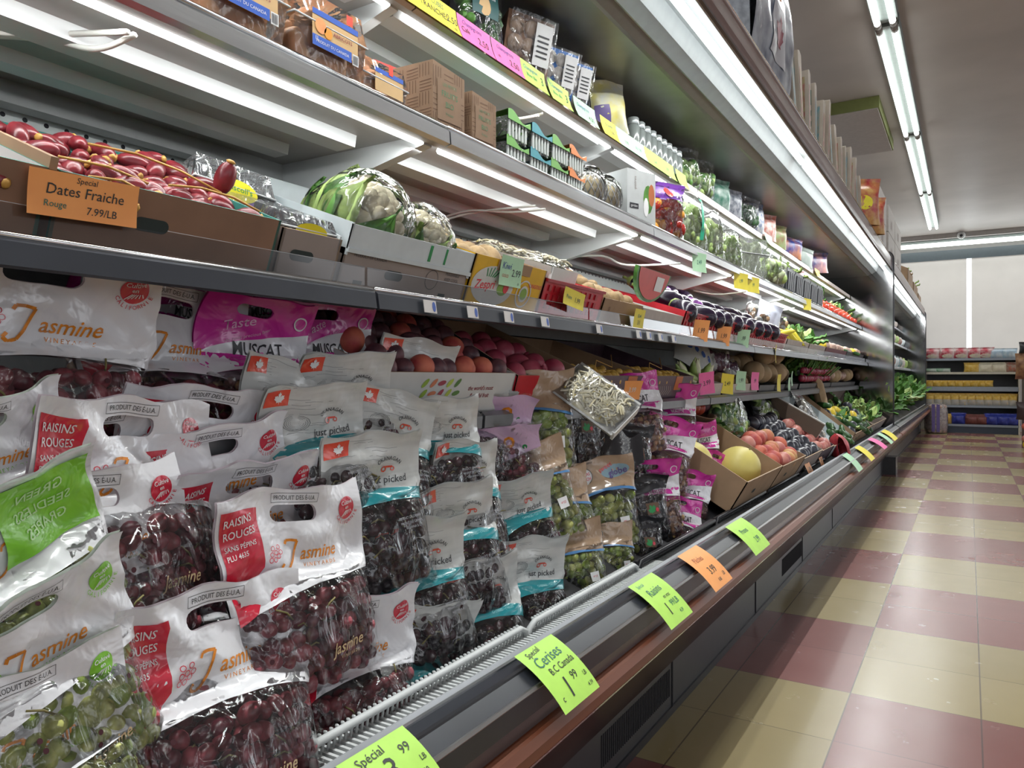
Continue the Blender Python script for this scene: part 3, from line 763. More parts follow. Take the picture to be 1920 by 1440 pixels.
        for k in range(16):
            y_ = vb(0)+.030+k*.0045+rnd.uniform(-.001, .001); x_ = rnd.uniform(-W/2+.01, .0); l_ = rnd.uniform(.02, .06)
            lay(hd, stroke([(x_, y_), (x_+l_*.3, y_+.001), (x_+l_*.7, y_-.001), (x_+l_, y_)], .0006), S0, gi, .0006)
        for k in range(6): lay(hd, disc(-.03, v0+.052, .006+k*.0035, 12, ry=.003+k*.0018, r0=.93), S0, gi, .0006)
        wi = mat('pale_label_ink', (.35, .35, .38), .5)
        for k, t_ in enumerate(('PRODUCT OF CANADA', 'PRODUIT DU CANADA', 'KELOWNA B.C.')): lay(hd, text(t_, .0052, .035, v0*.75-k*.0075), S0, wi, .0018, .009)
    elif kind == 'muscat':
        out = [(x, vb(x)) for x in xs_]+[(x, top(x)) for x in reversed(xs_)]
        sh = poly(out, capsule(-.01, H-.028, .028, .009)); lay(hd, sh, S0, mag_i, .0003); lay(hd, sh, S1, mag_d, -.0003)
        wt = lambda x: vb(x)+.052+.02*(2*x/W)
        lay(hd, band(vb, wt), S0, hw, .0012, .009)
        lay(hd, text('MUSCAT', .029, .006, v0+.036, rot=.06, bold=.012, sx=.72), S0, ink, .0024, .009)
        lay(hd, band(lambda x: vb(x)+.006, lambda x: vb(x)+.020, -.045, .06), S0, mag_i, .0024, .009); lay(hd, text('BEAUTY', .0135, .008, vb(0)+.0125, bold=.012, space=1.15), S0, whp_i, .0034, .009)
        lay(hd, text('Taste', .021, -.03, H-.052, rot=.4, shear=.3, bold=.006), S0, mat('pale_pink_ink', (.75, .45, .62), .4), .0014)
        lay(hd, text('the most precious flavor', .0075, -.012, H-.068, rot=.4, shear=.3), S0, mat('pale_pink_ink'), .0014)
        lay(hd, disc(W/2-.022, H-.04, .012, 18), S0, whp_i, .0024, .009); lay(hd, disc(W/2-.022, H-.04, .0095, 18), S0, mag_i, .0032, .009)
        for _ in range(8): lay(hd, disc(rnd.uniform(-W*.4, W*.4), rnd.uniform(.03, v0+.01), .0032, 9), S0, mat('vent_hole'), .0010)
    elif kind == 'kraft':
        out = [(x, vb(x)) for x in xs_]+[(x, top(x)) for x in reversed(xs_)]
        sh = poly(out); lay(hd, sh, S0, kraft_i, .0003); lay(hd, sh, S1, kraft_i, -.0003)
        cx, cz = -.042, H-.040
        lay(hd, disc(cx, cz, .024, 24, ry=.020), S0, whp_i, .0012, .009); lay(hd, disc(cx, cz, .0235, 24, ry=.0195, r0=.93), S0, ink, .0024, .009)
        lay(hd, text("MELISSA'S", .0088, cx, cz+.005, bold=.01) if False else text("M.GLAS", .0098, cx, cz+.005, bold=.012), S0, red_i, .0024, .009)
        lay(hd, text('TOUCH', .0098, cx, cz-.006, bold=.012), S0, red_i, .0024, .009)
        if seed % 2 == 0:
            lay(hd, disc(.045, H-.040, .038, 20, ry=.016), S0, mat('pale_blue_cloud', (.25, .38, .45), .5), .0008)
            lay(hd, text('sweet', .017, .022, H-.028, rot=.35, bold=.014), S0, mat('coral_ink', (.65, .12, .12), .4), .0014)
            lay(hd, text('globe', .023, .052, H-.043, rot=.08, bold=.016), S0, violet_i, .0024, .009)
        lay(hd, text('ALL NATURAL SNACK', .006, -.04, H-.012, bold=.006), S0, ink, .0024, .009)
        lay(hd, band(lambda x: vb(x)-.004, lambda x: vb(x)+.002), S0, zipb, .0024, .009)
        # price sticker on the film
        lay(hd, rect(.02, .05, v0*.45, v0*.45+.024), S0, whp_i, .0012, .009); lay(hd, text('4023', .008, .035, v0*.45+.012), S0, red_i, .0013)
    elif kind == 'black':
        lay(hd, band(lambda x: H-.05+.01*sin(x*30), top), S0, black_m, .0006)
        lay(hd, rect(-.0, .045, v0*.62, v0*.62+.032), S0, mat('dark_label', (.11, .06, .035), .4), .0008)
        lay(hd, leaf(.018, v0*.62+.014, .016, .5), S0, dkgreen, .0013); lay(hd, disc(.036, v0*.62+.012, .006, 10), S0, red_i, .0013)
    elif kind == 'lilac':
        lay(hd, band(lambda x: v0+.01+.15*(x), top), S0, lilac_i, .0006)
        lay(hd, disc(0, H-.045, .014, 8, r0=.5), S0, orange_i, .001); lay(hd, disc(.035, H-.06, .006, 8), S0, dkgreen, .001)
    hd.build('printed_header' if kind not in ('black',) else 'label', root)
    root['_h'] = H
    return root, H
def bag(kind, var, u, v, X, yaw, tilt, roll, label, s=1, group=None):
    key = (kind, var)
    if key not in PROTO: PROTO[key] = make_bag(kind, var)
    root, H = PROTO[key]
    M = TC(u, v, X, H*.86, yaw, tilt*.5 if X > -.93 else tilt, roll, s)
    o = first_or_clone(root, M, label, group)
    o['category'] = 'bag of cherries' if kind == 'cherry' else 'bag of grapes'
    if '_h' in o: del o['_h']
    return o
RG = 'clear topped bags of red seedless grapes'; CG = 'white and teal cherry bags'; MG = 'magenta muscat grape bags'
# red grape bags on the left
bag('red', 1, 70, 702, -.93, -6, -4, 2, 'large red grape bag highest on the far left, under the dark shelf rail', 1.05, RG)
bag('red', 2, 318, 728, -.965, -6, -14, 5, 'red grape bag peeking out right of the highest left grape bag', 1, RG)
bag('red', 3, 172, 965, -.85, 0, -22, -3, 'red grape bag whose white handle header stands just below the highest bag', .85, RG)
bag('red', 4, 382, 915, -.87, -6, -22, 3, 'red grape bag with upright header left of the crumpled grey cherry bags', .92, RG)
bag('red', 1, 425, 985, -.83, 4, -35, -6, 'red grape bag with slanted red text panel above the middle header', .92, RG)
bag('red', 2, 250, 985, -.80, 8, -30, 5, 'red grape bag with taut clear front beside the bright green panel', .95, RG)
bag('red', 3, 480, 1050, -.80, 0, -34, -4, 'red grape bag directly behind the big central red text panel', .9, RG)
bag('red', 5, 572, 1120, -.725, 0, -30, 0, 'central red grape bag with large red panel reading in French', .94, RG)
bag('red', 4, 350, 1205, -.765, 0, -70, 4, 'red grape bag lying flat with twisted handle, below the taut clear one', .92, RG)
bag('red', 2, 425, 1345, -.685, -4, -44, 3, 'front red grape bag with pink mirrored panel near the bottom edge', .93, RG)
bag('red', 1, 672, 1290, -.708, -8, -38, 2, 'red grape bag nearest the white basket fence, right of the pink panel', .84, RG)
bag('red', 5, 200, 1120, -.765, 6, -30, -4, 'red grape bag mostly hidden between green bags and lying flat bag', .9, RG)
GG = 'green printed grape bags at the left edge'
bag('grn', 1, -5, 945, -.80, 14, -26, -14, 'green grape bag half cut off at the left edge, highest of the green ones', .72, GG)
bag('grn', 2, 75, 1100, -.75, 14, -28, -22, 'green grape bag with bright lime green panel folded forward', .72, GG)
bag('grn', 1, 85, 1322, -.69, 10, -24, -14, 'large green grape bag in the left foreground with round lime badge', .80, GG)
bag('grn', 3, 100, 1490, -.655, 10, -42, -8, 'green grape bag at the bottom left corner, showing only its header', .72, GG)
# cherries
CH = [(0, 662, 812, -.865, -10, -24, -6, 'cherry bag at the upper left of the cherry pile, teal band slanted'),
      (1, 782, 765, -.91, -12, -20, 4, 'highest cherry bag, leaning against the white peach tray'),
      (2, 535, 845, -.875, 0, -30, 8, 'crumpled cherry bag right of the upright red grape header'),
      (0, 612, 885, -.82, -6, -36, -6, 'cherry bag with wide red flag behind the middle grape header'),
      (1, 735, 880, -.825, -8, -30, 10, 'small crumpled cherry bag between two teal bands'),
      (2, 838, 880, -.825, -14, -22, -4, 'cherry bag with full clear window in the centre of the pile'),
      (0, 905, 835, -.89, -10, -30, 8, 'cherry bag lying on its back above the centre of the pile'),
      (1, 712, 975, -.77, -10, -28, -4, 'cherry bag with the clearest black lettering over a teal band'),
      (2, 868, 1045, -.77, -16, -26, -6, 'cherry bag below the centre one, teal band sloping up right'),
      (0, 985, 1010, -.79, -20, -26, -10, 'rightmost cherry bag, beside the tan topped green grapes'),
      (1, 800, 1130, -.735, -12, -26, -4, 'cherry bag right of the central red grape bag'),
      (2, 915, 1190, -.725, -16, -30, -4, 'cherry bag with teal band just behind the white fence'),
      (0, 812, 1295, -.705, -10, -30, 5, 'lowest cherry bag with a red flag corner, at the fence'),
      (1, 1000, 1135, -.735, -18, -24, 0, 'lowest right cherry bag at the fence, mostly dark fruit'),
      (2, 880, 960, -.80, -10, -30, 0, 'cherry bag wedged under the centre one')]
for vr, u, v, X, yw, ti, ro, lb in CH: bag('cherry', vr, u, v, X, yw, ti, ro, lb, 1.0, CG)
# muscat
MU = [(0, 480, 722, -.95, -12, -10, 2, 'left of the two bright magenta grape bags above the grey cherry bags', 1),
      (1, 622, 712, -.98, -12, -8, -4, 'right of the two bright magenta grape bags, beside the peach tray', 1),
      (2, 345, 640, -1.08, 0, -4, 6, 'shaded magenta grape bag behind the highest red grape bag', .8),
      (0, 500, 628, -1.12, 0, -4, -8, 'shaded magenta grape bag behind the left bright one', .8),
      (1, 215, 610, -1.12, 0, 0, 5, 'darkest magenta grape bag deep under the shelf at the left', .8),
      (2, 620, 640, -1.13, 0, 0, 0, 'shaded magenta grape bag behind the right bright one', .8),
      (3, 1196, 785, -.875, -40, -20, -8, 'magenta grape bag touching the bean sprout tray', 1.0),
      (0, 1265, 790, -.89, -40, -16, 0, 'magenta grape bag right of the one touching the bean sprouts', 1.0),
      (1, 1250, 862, -.83, -45, -22, 12, 'magenta grape bag with tall twisted top in mid pile', 1.0),
      (2, 1318, 850, -.86, -40, -22, -8, 'magenta grape bag beside the melon box, upper', .85),
      (3, 1338, 905, -.80, -45, -30, 16, 'magenta grape bag beside the melon box, middle', .8),
      (0, 1228, 945, -.775, -45, -30, -4, 'magenta grape bag low in the pile beside black grapes', .95),
      (1, 1290, 950, -.775, -45, -30, 10, 'magenta grape bag low in the pile, second from the melon box', .85),
      (2, 1348, 955, -.755, -45, -34, -10, 'magenta grape bag lowest beside the melon box', .7),
      (3, 1275, 1000, -.735, -45, -40, 12, 'magenta grape bag lying lowest against the black tray edge', .75)]
for vr, u, v, X, yw, ti, ro, lb, s in MU: bag('muscat', vr, u, v, X, yw, ti, ro, lb, s, MG)
KG = 'tan topped bags of green grapes'
for vr, u, v, X, yw, ti, ro, lb, s in [
      (1, 1005, 812, -.87, -35, -8, -4, 'tan topped green grape bag standing highest, under the golden dates', 1.15),
      (3, 1015, 935, -.815, -30, -26, -14, 'tan topped green grape bag folded over, behind the two lower ones', 1),
      (1, 1055, 985, -.80, -32, -26, -10, 'tan topped green grape bag right of the cherry bags', 1),
      (0, 1135, 965, -.80, -38, -22, -6, 'tan topped green grape bag with a flat upright printed top', 1.1),
      (3, 1082, 1070, -.745, -35, -30, -6, 'green grape bag without visible top, resting on the fence', .85),
      (1, 1150, 1050, -.74, -40, -34, -4, 'small green grape bag with tan corner in front of the black grapes', .7)]:
    bag('kraft', vr, u, v, X, yw, ti, ro, lb, s, KG)
BG = 'clear bags of black grapes'
for vr, u, v, X, yw, ti, ro, lb, s in [
      (0, 1078, 815, -.885, -35, -16, 6, 'black grape bag right of the highest green grape bag', .95),
      (1, 1125, 850, -.87, -38, -24, -6, 'black grape bag below the bean sprout tray', 1),
      (2, 1175, 865, -.85, -40, -24, 4, 'black grape bag with small dark leaf label in mid pile', 1),
      (0, 1205, 970, -.785, -42, -24, -4, 'black grape bag right of the flat upright tan top', 1),
      (1, 1200, 1030, -.735, -42, -30, 4, 'lowest black grape bag against the black tray edge', .8)]:
    bag('black', vr, u, v, X, yw, ti, ro, lb, s, BG)
bag('lilac', 0, 945, 830, -.87, -25, -20, 6, 'small lilac printed bag of red grapes left of the highest green one', .95, 'lilac grape bags')
bag('lilac', 1, 968, 885, -.84, -25, -26, -10, 'small lilac printed bag of red grapes, the lower of two', 1, 'lilac grape bags')
# bean sprouts in an overwrapped tray
def sprout_tray(seed, W=.17, D=.25, lab=None):
    r_ = empty('sprout_tray', None, lab, 'tray of bean sprouts'); rnd = random.Random(seed)
    t_ = MB(); fo = mat('white_foam', (.72, .72, .70), .5)
    for s_ in (0, 1):
        pass
    t_.prism([(-W/2+.015, 0), (W/2-.015, 0), (W/2, .028), (W/2-.006, .028), (W/2-.02, .006), (-W/2+.02, .006), (-W/2+.006, .028), (-W/2, .028)], 0, D, fo)
    t_.box(-W/2+.01, W/2-.01, -.003, .004, 0, .028, fo).box(-W/2+.01, W/2-.01, D-.004, D+.003, 0, .028, fo); t_.build('foam_tray', r_)
    t_ = MB(); t_.ball((0, D/2, .018), (W*.45, D*.46, .018), mat('sprout_pale', (.60, .54, .36), .4), 16, 8); t_.build('sprout_mound', r_)
    s = MB(); a = mat('sprout_white', (.72, .68, .55), .35, sss=0); b_ = mat('sprout_bean', (.52, .42, .12), .4); c = mat('sprout_pale', (.60, .54, .36), .4)
    for _ in range(560):
        x, y = rnd.uniform(-W/2+.02, W/2-.02), rnd.uniform(.02, D-.02); z = .028+.014*(1-(2*x/W)**2)+rnd.uniform(-.012, .004)
        an = rnd.uniform(0, 2*pi); l = rnd.uniform(.018, .04); dx, dy = cos(an)*l, sin(an)*l; k = rnd.uniform(-.3, .3)
        if abs(x+dx) > W/2-.012 or not .008 < y+dy < D-.008: dx, dy = -dx, -dy
        if abs(x+dx) > W/2-.012 or not .008 < y+dy < D-.008: continue
        s.tube([(x, y, z), (x+dx*.5-dy*k, y+dy*.5+dx*k, z+.004), (x+dx, y+dy, z-.002)], .0024, rnd.choice((a, a, c)), 5, cap=False)
        if rnd.random() < .28: s.ball((x, y, z), (.0035, .0028, .0028), b_, 6, 4)
    s.build('bean_sprouts', r_)
    f = MB(); f.sheet(lambda u, v: Vector(((u-.5)*(W+.002), v*D, .030+.022*(1-(2*u-1)**2)*(1-(2*v-1)**4)+.0015*noise.noise(Vector((u*9, v*9, seed))))), 14, 14, film_mat('smooth_wrap', haze=.03, bs=16, strength=.3, gl=.2)); f.build('clear_film', r_)
    return r_
o = sprout_tray(1, .125, .18, 'white foam tray of bean sprouts lying slanted on the grape pile')
n_ = Vector((.50, -.62, .60)).normalized(); y_ = Vector((.42, .30, -.62)); y_ = (y_-n_*y_.dot(n_)).normalized(); x_ = y_.cross(n_)
o.matrix_world = Matrix.Translation(P(1112, 757, -.775)-y_*.088) @ Matrix((x_, y_, n_)).transposed().to_4x4()
tk = MB(); tk.sheet(lambda u, v: Vector(((u-.5)*.19, -.002+.012*sin(u*9), v*.09+.01*sin(u*14))), 16, 6, mat('black_bag_plastic', (.015, .016, .02), .15, spec=.9, bump=.5, bscale=30))
o = tk.build('black_wrapper'); tag(o, 'crumpled black plastic wrapper across the black grape bags', 'plastic wrapper'); o.matrix_world = TC(1150, 835, -.83, .09, -40, -30, 10)
# ---------------------------------------------------------------- cartons, fruit, packs
R_ = random.Random(7)
brown_c = mat('brown_cardboard', (.24, .135, .085), .75, var=.10, vscale=12); kraft_c = mat('kraft_cardboard', (.34, .22, .13), .75, var=.10, vscale=12)
grey_c = mat('greyish_cardboard', (.30, .25, .225), .7, var=.08, vscale=10); whit_c = mat('white_cardboard', (.60, .60, .58), .6, var=.06, vscale=10)
teal_c = mat('teal_liner', (.035, .23, .19), .6, var=.1); purp_c = mat('dark_purple_carton', (.075, .04, .055), .5, var=.15); red_c = mat('red_crate', (.50, .012, .025), .35, var=.12, vscale=15)
yel_c = mat('yellow_carton', (.72, .42, .01), .45, var=.06); lug_w = mat('white_plastic_lug', (.60, .66, .68), .45, var=.04); blk_c = mat('black_carton', (.018, .018, .022), .4)
pale_c = mat('pale_carton', (.52, .47, .43), .65, var=.06); foam_w = mat('white_foam', (.72, .72, .70), .5); cut_c = mat('cut_cardboard_edge', (.45, .33, .22), .8)
def yu(u, X): return P(u, 700, X).y
def tray(u0, u1, X, Z, H, D, tilt, out, inn, label, cat='box', name='cardboard_tray', hb=None, edge=cut_c, front=None, ys=None, sides=None, t=.004, holes=True, leftwall=None, slots=False):
    y0, y1 = ys or (yu(u0, X), yu(u1, X)); W = y1-y0-.006; hb = hb or H
    M = T((X, (y0+y1)/2, Z), 0, tilt)
    r_ = empty(name, M, label, cat)
    b = MB(); w = W/2
    b.box(-w, w, 0, D, 0, t, inn)
    def wall(p, q, h0, h1, o_, i_):      # vertical wall from p to q, outer material on the left side
        p, q = Vector(p), Vector(q); n = Vector((-(q-p).y, (q-p).x, 0)).normalized()*t
        vs = [p, q, q+n, p+n]; lo = [Vector((a.x, a.y, 0)) for a in vs]; hi = [Vector((a.x, a.y, h)) for a, h in zip(vs, (h0, h1, h1, h0))]
        b.add(lo+hi, [(0, 1, 5, 4)], o_); b.add(lo+hi, [(2, 3, 7, 6)], i_); b.add(lo+hi, [(4, 5, 6, 7), (1, 2, 6, 5), (3, 0, 4, 7)], edge)
    wall((-w, 0, 0), (w, 0, 0), H, H, front or out, inn)
    so = sides or out
    wall((w, 0, 0), (w, D, 0), H, hb, so, inn); wall((w, D, 0), (-w, D, 0), hb, hb, so, inn)
    if leftwall: wall((-w, D, 0), (-w, 0, 0), leftwall[0], H, leftwall[1], leftwall[1])
    else: wall((-w, D, 0), (-w, 0, 0), hb, H, so, inn)
    b.build('walls', r_)
    if holes:
        h_ = MB(); S = flatS(); hc = mat('hand_hole', (.02, .03, .028), .8)
        lay(h_, poly(capsule(-w*.25, H*.5, .022, .008)), S, hc, .0006, step=0)
        if slots: [lay(h_, rect(x, x+.02, H*.1, H*.22), S, hc, .0006, step=0) for x in (-w*.8, w*.55)]
        h_.build('hand_hole', r_)
    return r_, M, W
def crease(p): return 1-.10*max(0, 1-abs(p.x)/.22)*(1 if p.y < 0 else 0)-.10*max(0, (p.z-.85)/.15)
def skin(n, c, c2, rough=.45, vs=22, **k): return mat(n, c, rough, var=.12, vscale=vs, col2=c2, **k)
FM = dict(date=skin('red_date_skin', (.15, .014, .022), (.28, .03, .04), .28, 35), gold=skin('golden_date_skin', (.55, .30, .05), (.66, .42, .10), .4, 40),
          peach=skin('peach_skin', (.42, .05, .055), (.62, .17, .10), .6, 16), peachy=skin('pale_peach_skin', (.66, .42, .16), (.55, .15, .10), .6, 14), pluot=skin('dark_plum_skin', (.07, .025, .04), (.16, .06, .07), .5, 30),
          nect=skin('nectarine_skin', (.50, .09, .035), (.40, .03, .03), .35, 18), kiwi=skin('kiwi_skin', (.29, .19, .09), (.38, .26, .13), .8, 60), pome=skin('pomegranate_skin', (.33, .03, .07), (.42, .08, .12), .45, 14),
          avo=skin('dark_plum_bloom', (.018, .02, .03), (.05, .05, .065), .3, 30), pink=skin('pink_fruit_skin', (.50, .12, .12), (.58, .25, .2), .45, 15), potato=skin('potato_skin', (.42, .28, .15), (.32, .2, .11), .7, 25),
          egg=mat('eggplant_skin', (.012, .006, .018), .22, spec=.5, var=.3), eggl=mat('violet_eggplant_skin', (.13, .03, .17), .2, spec=.7, var=.2), cal=mat('calyx_green', (.22, .30, .08), .6, var=.3, vscale=40),
          lemon=mat('lemon_skin', (.75, .55, .04), .4), orange=mat('orange_skin', (.78, .32, .03), .45), melon=mat('canary_melon_skin', (.68, .58, .17), .45, var=.08, vscale=10),
          cuke=mat('cucumber_skin', (.035, .10, .025), .35, var=.3, vscale=40), coco=skin('jicama_skin', (.46, .34, .20), (.36, .25, .14), .8, 18), beet=skin('radish_skin', (.22, .01, .04), (.35, .03, .07), .4, 20),
          leaf=mat('green_leaf', (.09, .24, .04), .5, var=.35, vscale=30), leafp=mat('pale_green_leaf', (.38, .52, .16), .5, var=.3, vscale=25), curd=mat('cauliflower_curd', (.66, .60, .42), .7, var=.1, vscale=60),
          apric=skin('apricot_skin', (.92, .44, .16), (.80, .30, .10), .5, 30), tomato=mat('tomato_skin', (.60, .05, .02), .2), onion=skin('onion_skin', (.40, .24, .20), (.5, .35, .28), .5, 30))
strand = mat('date_strand', (.55, .30, .06), .5)
FR = {}
def fruit(kind):
    if kind in FR: return FR[kind]
    b = MB(); m = FM.get(kind); nm = kind; kid = None
    if kind == 'date':
        b.ball((0, 0, 0), (.0125, .0125, .0215), m, 12, 9); kid = ('calyx', MB().lathe([(.0045, .0195), (.006, .0215), (.003, .0235), (.0, .0235)], strand, 8)); nm = 'fresh_date'
    elif kind == 'gold': b.ball((0, 0, 0), (.013, .013, .016), m, 12, 8); nm = 'golden_date'
    elif kind in ('peach', 'peachy', 'nect', 'pluot', 'pink'):
        r = dict(peach=.034, peachy=.034, nect=.032, pluot=.032, pink=.033)[kind]
        b.ball((0, 0, 0), (r, r, r*.94), m, 20, 14, warp=crease); nm = dict(peach='peach', peachy='peach', nect='nectarine', pluot='plum', pink='peach')[kind]
        kid = ('stem_pit', MB().lathe([(.0005, r*.86), (.0018, r*.845), (.0, r*.835)], stem_m, 6))
    elif kind == 'avo': b.ball((0, 0, 0), (.029, .029, .034), m, 14, 10); nm = 'dark_plum'
    elif kind == 'kiwi': b.ball((0, 0, 0), (.024, .024, .031), m, 14, 10); nm = 'kiwi_fruit'; kid = ('stem_tip', MB().lathe([(.003, .0300), (.0015, .0325), (0, .0325)], stem_m, 6))
    elif kind == 'pome': b.ball((0, 0, 0), (.044, .044, .041), m, 20, 14); nm = 'pomegranate'; kid = ('crown', MB().lathe([(.010, .037), (.008, .046), (.013, .054), (.007, .048), (.004, .040)], m, 10))
    elif kind in ('egg', 'eggl'):
        b.lathe([(0, -.085), (.018, -.08), (.033, -.06), (.036, -.035), (.030, 0), (.022, .035), (.018, .055), (0, .062)], m, 16); nm = 'eggplant'
        k_ = MB(); k_.lathe([(.022, .035), (.0235, .040), (.020, .058), (.008, .068), (.005, .085), (.006, .10), (0, .101)], FM['cal'], 9); kid = ('calyx_and_stem', k_)
    elif kind == 'potato': b.ball((0, 0, 0), (.03, .036, .027), m, 14, 10, warp=lambda p: 1+.12*noise.noise(p*1.7)); nm = 'potato'
    elif kind == 'coco': b.ball((0, 0, 0), (.055, .055, .05), m, 16, 12, warp=lambda p: 1+.10*noise.noise(p*1.5)); nm = 'jicama'
    elif kind == 'lemon': b.ball((0, 0, 0), (.026, .026, .033), m, 12, 8, warp=lambda p: 1+.12*max(0, abs(p.z)-.9)*10*.3); nm = 'yellow_squash'
    elif kind == 'cuke': b.tube([(0, 0, -.09), (.004, 0, -.083), (.008, 0, -.04), (.009, 0, 0), (.006, 0, .05), (0, 0, .085), (0, 0, .09)], .019, m, 12, taper=[.2, .75, 1, 1.05, 1, .7, .2]); nm = 'cucumber'
    elif kind == 'beet': b.ball((0, 0, 0), (.015, .015, .017), m, 10, 8); nm = 'radish'; kid = ('leaf_stalks', MB().tube([(0, 0, .015), (.003, .004, .06), (.010, .010, .10)], .003, FM['leaf'], 5))
    elif kind == 'tomato': b.ball((0, 0, 0), (.022, .022, .02), m, 12, 9); nm = 'tomato'; kid = ('calyx', MB().lathe([(.010, .019), (.004, .0205), (0, .023)], FM['leaf'], 5))
    elif kind == 'onion': b.ball((0, 0, 0), (.034, .034, .031), m, 12, 9, warp=lambda p: 1+.25*max(0, p.z-.85)*3); nm = 'onion'
    r_ = tag(b.build(nm), nm.replace('_', ' '), nm.replace('fresh_', '').replace('golden_', '').replace('_', ' '))
    r_.matrix_world = Matrix.Translation((0, -50, 0))
    if kid: kid[1].build(kid[0], r_)
    FR[kind] = r_; return r_
def put(kind, M, s=1, label=None, group=None):
    return first_or_clone(fruit(kind), M @ Matrix.Scale(s, 4), label, group)
def rot(): return Euler((R_.random()*6.3, R_.random()*3.1, R_.random()*6.3)).to_matrix().to_4x4()
def fill(M, W, D, z, kinds, r, base, group, tail='', n=99, lay_=1, x0=None, x1=None, yf=None, yb=None, up=False, s=1, rows=('front', 'middle', 'back'), flat=False, slope=0):
    os_ = []; x0 = -W/2+r*1.15 if x0 is None else x0; x1 = W/2-r*1.15 if x1 is None else x1; yf = r*1.25 if yf is None else yf; yb = D-r*1.2 if yb is None else yb
    for l in range(lay_):
        j = 0; y = yf+l*r*.9
        while y <= yb-l*r:
            x = x0+((j+l) % 2)*r*.98
            while x <= x1+1e-6:
                if len(os_) < n:
                    k = R_.choice(kinds); e = rot() if not up else Euler((R_.uniform(-.6, .3), R_.uniform(-.5, .5), R_.uniform(0, 6))).to_matrix().to_4x4()
                    if flat: e = Euler((pi/2+R_.uniform(-.5, .5), 0, R_.uniform(0, 6.28))).to_matrix().to_4x4()
                    q = M @ Matrix.Translation((x+R_.uniform(-.4, .4)*r, y+R_.uniform(-.4, .4)*r, z+l*r*1.45+slope*y+R_.uniform(0, .9 if flat else .3)*r)) @ e
                    os_.append(put(k, q, s*R_.uniform(.92, 1.06), base, group))
                x += r*2.02
            y += r*1.8; j += 1
    rank(os_, base, tail, rows); return os_
def lbl(root, W, items, name='printing', M=None):
    """items: (shape, material, level)"""
    m = MB(); S = flatS()
    for sh, mt, lv in items: lay(m, sh, S, mt, .0008+.0005*lv, step=0)
    return m.build(name, root)
# ---- paper price signs
PAPER = dict(green=mat('neon_green_paper', (.50, .85, .13), .55), orange=mat('neon_orange_paper', (1.0, .40, .12), .55), yellow=mat('yellow_paper', (.85, .72, .06), .55),
             pink=mat('neon_pink_paper', (.90, .16, .42), .55), mint=mat('mint_paper', (.46, .74, .48), .55))
penb = mat('black_marker', (.025, .03, .03), .5); peng = mat('green_marker', (.02, .16, .12), .5); penbl = mat('blue_marker', (.04, .07, .30), .5); penr = mat('red_marker', (.55, .10, .05), .5)
def sign(col, W, H, lines, M, label, bend=.4, group=None, curl=.0):
    """a sheet of paper hanging from its top edge; bend curves it along its height"""
    r_ = empty('price_sign', M, label, 'price sign', group)
    def f(x, y):       # y measured down from the top edge: 0..-H
        t = -y/H; a = bend*t
        yy = -(H/bend)*(1-cos(a)) if abs(bend) > 1e-3 else 0; zz = -(H/bend)*sin(a) if abs(bend) > 1e-3 else y
        return Vector((x, yy-curl*(2*x/W)**2*W*.5, zz))
    S = surf(f); b = MB(); lay(b, rect(-W/2, W/2, -H, 0), S, PAPER[col], 0, step=W/10); b.build('paper', r_)
    m = MB()
    for (s_, sz, x, y, mt, rt) in lines: lay(m, text(s_, sz, x*W, -y*H, rt, bold=.002, shear=.12, sx=.95), S, mt, .0007, step=W/8)
    if lines: m.build('handwriting', r_)
    return r_

# ================================================= middle shelf (dates, cauliflower, kiwis ...)
SH2 = 1.0205
r1, M1, W1 = tray(0, 0, -.825, SH2, .078, .40, 22, brown_c, whit_c, 'brown cardboard date tray cut off by the left edge', ys=(.08, .405), edge=teal_c)
r2, M2, W2 = tray(0, 0, -.825, SH2, .078, .40, 22, brown_c, teal_c, 'brown cardboard tray of red dates behind the orange sign', ys=(.410, .705), edge=teal_c)
fill(M1, W1, .40, .045, ['date'], .0165, 'dark red fresh date in the leftmost date tray', 'dates in the leftmost tray', x0=.02, n=12, yb=.20, rows=('front', 'back'), flat=True)
fill(M2, W2, .40, .052, ['date'], .0165, 'dark red fresh date in the signed brown tray', 'red dates in the signed tray', n=84, yb=.24, rows=('front', 'second', 'third', 'fourth', 'fifth', 'sixth'), flat=True, slope=.12)
o = put('date', M2 @ Matrix.Translation((.095, .07, .108)) @ Euler((.1, .05, 0)).to_matrix().to_4x4(), 1.1, 'single dark red date standing upright on top of the pile', 'red dates in the signed tray')
for k, (pts) in enumerate((((-.12, .06, .085), (-.07, .05, .088), (-.02, .05, .080)), ((-.05, .14, .10), (.0, .12, .105), (.05, .10, .10), (.08, .05, .09)), ((.0, .04, .085), (.05, .05, .09), (.10, .05, .088), (.13, .03, .08)), ((-.10, .03, .075), (-.06, .035, .078), (-.03, .03, .07)))):
    tag(MB().tube([M2 @ Vector(p) for p in pts], .0016, strand, 6).build('date_strand'), ['yellow date strand crossing behind the orange sign', 'long yellow date strand over the middle of the date pile', 'yellow date strand at the right end of the date pile', 'short yellow date strand at the tray front edge'][k], 'date strand')
sg = MB(); sg.box(-.004, .004, 0, .36, .075, .088, kraft_c); o = sg.build('carton_divider'); tag(o, 'folded cardboard edge sticking up between the two date trays', 'cardboard'); o.matrix_world = M1 @ Matrix.Translation((W1/2+.003, 0, .002))
sign('orange', .115, .046, [('Special', .0085, .0, .13, penb, 0), ('Dates Fraiche', .0155, -.0, .40, penb, 0), ('Rouge', .0095, -.27, .72, peng, 0), ('7.99/LB', .0115, .15, .78, penb, 0)],
     T((-.790, yu(165, -.79), P(165, 332, -.79).z), 0, 18, -2), 'orange paper sign reading Dates Fraiche taped to the brown tray', .25)
